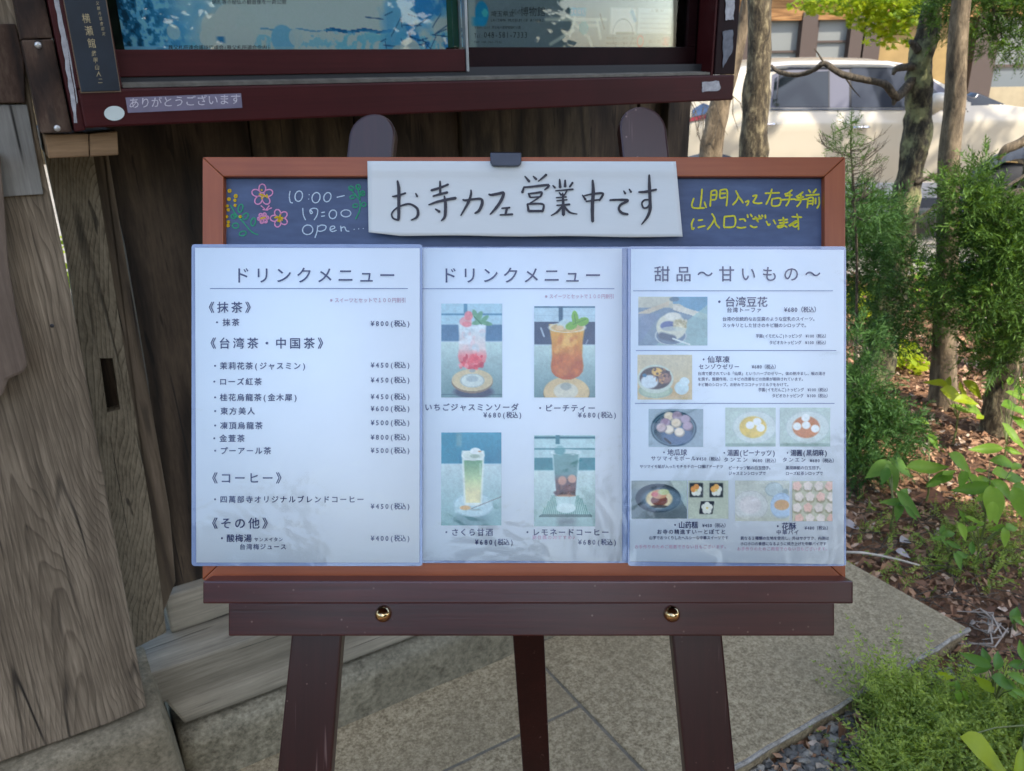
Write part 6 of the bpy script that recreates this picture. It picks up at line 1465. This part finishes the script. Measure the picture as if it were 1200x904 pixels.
# leaf litter, bark chips, twigs
def chips(n, box, mat, name, smin, smax, zf=-.05, sel=None):
    x = nr.uniform(box[0],box[2],n); y = nr.uniform(box[1],box[3],n)
    k = np.array([(not inside((a,b))) and (sel is None or sel(a,b)) for a,b in zip(x,y)]); x=x[k]; y=y[k]; n=len(x)
    zz = np.array([mnoise.noise(Vector((a*1.7,b*1.7,3)))*.012 for a,b in zip(x,y)])
    P = np.stack([x,y,zf+zz+nr.random(n)*.016],1); th = nr.random(n)*6.28; tl = nr.normal(0,.33,n); tl2 = nr.normal(0,.33,n)
    d = np.stack([np.cos(th),np.sin(th),tl],1); s = np.stack([-np.sin(th),np.cos(th),tl2],1); L = (smin+(smax-smin)*nr.random(n)**2)[:,None]; A = (.22+.45*nr.random(n))[:,None]
    up = np.array([0,0,1.])*L*nr.uniform(-.25,.45,n)[:,None]
    V = np.stack([P-d*L*.5, P-s*L*A*.5-d*L*.1+up, P+d*L*.5, P+s*L*A*.5+d*L*.05+up*.6, P+up*.1],1)
    VV = V.reshape(-1,3); i = np.arange(n)*5
    F = np.stack([np.stack([i,i+1,i+4],1),np.stack([i+1,i+2,i+4],1),np.stack([i+2,i+3,i+4],1),np.stack([i+3,i,i+4],1)],1).reshape(-1,3)
    return npmesh(name, VV, F, MT[mat], tint=np.repeat(nr.random(n),5))
setp(chips(34000, (.2,.5,3.6,4.6), 'litter', 'leaf_litter', .016, .052, sel=lambda a,b: b > .9 or a > 1.2), 'brown leaf and bark litter covering the soil under the trees', kind='stuff')
setp(chips(2500, (2.0,3.6,6.8,6.0), 'litter', 'leaf_litter', .04, .09), 'brown leaf litter farther back towards the car', kind='stuff')
tw = empty('fallen_twig', gp(1040,650,-.05), 'pale fallen stick lying in the litter beside the lower right of the board', 'stick')
P = [gp(x,y,-.02) for x,y in ((984,647),(1010,648),(1035,652),(1060,658),(1078,663))]; mb = MB(); mb.tube(P,[.004,.0045,.004,.0035,.003],7); mb.build('shaft', plain('bleached_twig', lin(190,180,162), .8, nz=(60,.2)), I4, tw, smooth=True)
mb = MB()
for i in range(260):
    px, py = rnd.uniform(985,1215), rnd.uniform(560,860); p = gp(px,py,-.035)
    if inside(p): continue
    a = rnd.uniform(0,6.28); L_ = rnd.uniform(.04,.16); d = Vector((math.cos(a),math.sin(a),rnd.uniform(-.05,.2))); mb.tube([p,p+d*L_*.5+Vector((0,0,.006)),p+d*L_],[.0018,.0015,.0007],4)
setp(mb.build('twig_litter', MT['twig'], I4), 'thin dead twigs scattered over the leaf litter', kind='stuff')
# larger brown leaves one can pick out
DL = []
def deadleaf(px,py,lp,ang,col,label):
    p = gp(px,py,-.02); sc = lp/FPX*(p-CAM).dot(FW); a = math.radians(ang); d = Vector((math.cos(a),math.sin(a),.1)).normalized(); n_ = Vector((rnd.uniform(-.3,.3),-.4,.9)); n_ = (n_-d*n_.dot(d)).normalized(); s = n_.cross(d)
    V,F = leafmesh(.34,.5,.35,1); mb = MB(); mb.add([tuple(p+d*sc*(v[0]-.5)+s*sc*v[1]+n_*sc*v[2]) for v in V], [list(map(int,f)) for f in F])
    setp(mb.build('dead_leaf', col, I4, smooth=True), label, 'dead leaf')
rb = plain('red_brown_dead_leaf', lin(126,84,62), .7, nz=(40,.25)); gb_ = plain('grey_dead_leaf', lin(160,152,150), .75, nz=(40,.2))
deadleaf(1088,583,34,160,rb,'big red-brown dead leaf in the litter between two green plants'); deadleaf(1112,600,26,110,rb,'folded red-brown dead leaf just right of the biggest one')
deadleaf(1062,633,20,20,gb_,'pale grey curled dead leaf, above the fallen stick'); deadleaf(998,615,20,-20,gb_,'pale grey dead leaf right beside the board edge'); deadleaf(1058,648,16,-40,gb_,'small grey dead leaf touching the fallen stick')
# dry brown bracken frond on the litter
mb = MB()
for i in range(11):
    a0 = gp(1155,735-i*1.5,-.02); px_, py_ = 1160-22*rnd.random(), 708+i*3.6+5*rnd.random()
    mb.tube([gp(1172+rnd.uniform(-16,10),744+rnd.uniform(-14,8),-.03)+Vector((0,0,.01)), gp(px_+12+rnd.uniform(-8,8),py_+8+rnd.uniform(-6,8),-.01), gp(px_-rnd.uniform(0,24),py_+rnd.uniform(-4,10),-.02)],[.0028,.0026,.0012],4)
o = mb.build('dry_frond', plain('dry_grey_frond', lin(150,138,124), .85, nz=(60,.25)), I4); setp(o, 'dry grey-brown fan of old frond stalks on the litter right of the paving corner', 'dead frond')

# pebbles along the paving edge
import bmesh
bm = bmesh.new(); bmesh.ops.create_icosphere(bm, subdivisions=2, radius=1); SV = np.array([v.co[:] for v in bm.verts]); SF = np.array([[v.index for v in f.verts] for f in bm.faces]); bm.free()
VV=[]; FF=[]; TT=[]; b = 0
def addstone(p, r):
    global b
    d = np.array([mnoise.noise(Vector(v)*1.4+Vector((b*.37,0,0))) for v in SV]); q = np.round(SV*(1+.5*d[:,None])*2.2)/2.2*.5+SV*(1+.5*d[:,None])*.5; q = q*np.array([1, rnd.uniform(.65,1), rnd.uniform(.45,.75)])*r
    a = rnd.uniform(0,6.28); R = np.array(Euler((rnd.uniform(-.5,.5),rnd.uniform(-.5,.5),a)).to_matrix()); VV.append(q@R.T+np.array(p)); FF.append(SF+b); TT.append(np.full(len(SV), rnd.random()**1.3)); b += len(SV)
for i in range(1500):
    p = gp(rnd.uniform(850,1060), rnd.uniform(785,960), -.052)
    if not inside(p): addstone((p.x,p.y,-.052+rnd.random()*.014), rnd.uniform(.006,.0125)+(.006 if rnd.random()<.18 else 0))
for i in range(130):
    p = gp(rnd.uniform(1070,1150), rnd.uniform(785,835), -.052)
    if not inside(p): addstone((p.x,p.y,-.046+rnd.random()*.01), rnd.uniform(.005,.011))
setp(npmesh('gravel', np.concatenate(VV), np.concatenate(FF), MT['pebble'], smooth=False, tint=np.concatenate(TT)), 'blue-grey and tan pebbles along the near edge of the paving', kind='stuff')

# ---------------------------------------------------------------- what stands round about: seen in the slits, in reflections, and by the shade it casts
def bigtree(name, base, h, crowns, label, leaf=.14, n=2600, tr=.16, mat='hedge'):
    root = empty(name, base, label, 'tree'); b_ = Vector(base); top_ = b_+Vector((0,0,h)); mb = MB(); mb.tube([b_, b_+Vector((.05,.03,h*.5)), top_],[tr*1.3,tr,tr*.5],12,wob=.15); mb.build('trunk', MT['bark'], I4, root, smooth=True)
    for c, R in crowns: 
        mb = MB(); cc = Vector(c); mb.tube([b_+Vector((0,0,h*.6)), (b_+Vector((0,0,h*.7))+cc)/2+Vector((0,0,.1)), cc],[tr*.5,tr*.35,tr*.12],7); mb.build('limb', MT['bark'], I4, root, smooth=True)
    leafcloud('crown', root, [(c, R, n) for c, R in crowns], mat, leaf); return root
def along(p, t): return tuple(Vector(p)+TOSUN*t)
# the tree whose shade covers the easel: behind the photographer's right shoulder
cs = []
for (p, t, R) in (((.1,.9,.7),4.6,(1.15,1.15,.8)),((.9,1.2,.2),4.9,(1.1,1.1,.8)),((-.8,1.0,.7),4.8,(1.2,1.1,.8)),((-.1,.7,1.1),4.3,(1.0,1.0,.7)),((.5,.2,.2),5.0,(1.2,1.1,.8)),((1.25,1.75,0),5.6,(.8,.8,.6)),((-.2,1.9,.8),5.2,(1.2,1.0,.8)),((1.6,1.1,0),5.3,(.8,.8,.6))):
    cs.append((along(p,t), R))
bigtree('shade_tree', (4.6,-2.2,-.1), 3.6, cs, 'broad shade tree behind the viewer to the right', .15, 3600)
for i,(x,y,h,s_) in enumerate(((-5.5,-12,3.4,1.7),(-1.2,-14,2.9,1.5),(3.6,-13,4.6,2.1),(8,-11,5.4,2.3),(-10.5,-10,3.6,1.9))):
    bigtree('tree', (x,y,-.1), h*.7, [((x+rnd.uniform(-1,1),y+rnd.uniform(-.8,.8),h*.75+rnd.uniform(-.5,.6)),(s_,s_,s_*.7)) for _ in range(4)], ['round tree behind the viewer to the left','low tree straight behind the viewer','tall tree behind the viewer to the right','tallest tree behind the viewer at the far right','spreading tree behind the viewer at the far left'][i], .22, 1500)
hg = empty('hedge', (0,-6.2,-.1), 'clipped hedge behind the viewer, mirrored dark in the lower part of the laminated sheets', 'hedge')  # unseen, added to darken what the lower easel and sheets reflect
leafcloud('foliage', hg, [((x_,-6.2,.72+.08*math.sin(x_*2.3)), (1.1,.5,.85), 1500) for x_ in np.arange(-9,9.1,1.2)], 'hedge', .12)
mb = MB()
for x_ in np.arange(-9,9.1,.6): mb.tube([Vector((x_,-6.2,-.1)), Vector((x_+.05,-6.2,1.2))],[.03,.012],5)
mb.build('stems', MT['bark'], I4, hg)['kind'] = 'stuff'
for i,(x,y) in enumerate(((7.0,-5.2),(9.4,-6.6),(6.4,-7.6),(11.0,-4.4))):  # unseen evergreens added to block the bright horizon mirrored in the noticeboard glass
    bigtree('tree', (x,y,-.1), 2.6, [((x+rnd.uniform(-.5,.5),y+rnd.uniform(-.4,.4),z_),(1.5,1.2,1.1)) for z_ in (.9,1.9,2.9,3.6)], ['nearest low branching evergreen behind the viewer to the right','second low branching evergreen farther right behind the viewer','low branching evergreen behind the end of the hedge','outermost low branching evergreen far to the right'][i], .20, 2400)
for i,(x,y,s_) in enumerate(((-9,16,3.2),(-3,20,2.8),(14,19,3.4),(20,13,3.0),(-15,9,2.6))):
    bigtree('tree', (x,y,-.1), 3.2, [((x+rnd.uniform(-1.6,1.6),y+rnd.uniform(-1,1),3.2+rnd.uniform(-1.4,1.2)),(s_*.7,s_*.6,s_*.5)) for _ in range(4)], ['broad tree beyond the wall, far left','rounded tree beyond the wall','broad tree to the right of the house','spreading tree at the far right beyond the parking area','shrubby tree left of the gate'][i], .26, 900)
pb = ray(66,240); bu = empty('garden_shrub', (pb.x/pb.y*5.2,5.2,-.1), 'sunlit shrub glimpsed through the slit beside the gate post', 'bush')
leafcloud('foliage', bu, [((pb.x/pb.y*5.2+dx,5.2,.15+abs(dx)*.2),(.8,.6,.5),900) for dx in (-.9,0,.8,1.8)], 'maple', .07)
mb = MB(); mb.tube([Vector((pb.x/pb.y*5.2,5.2,-.1)), Vector((pb.x/pb.y*5.2,5.2,.3))],[.03,.01],6); mb.build('stem', MT['twig'], I4, bu)
for o_ in list(bpy.data.objects):
    pass
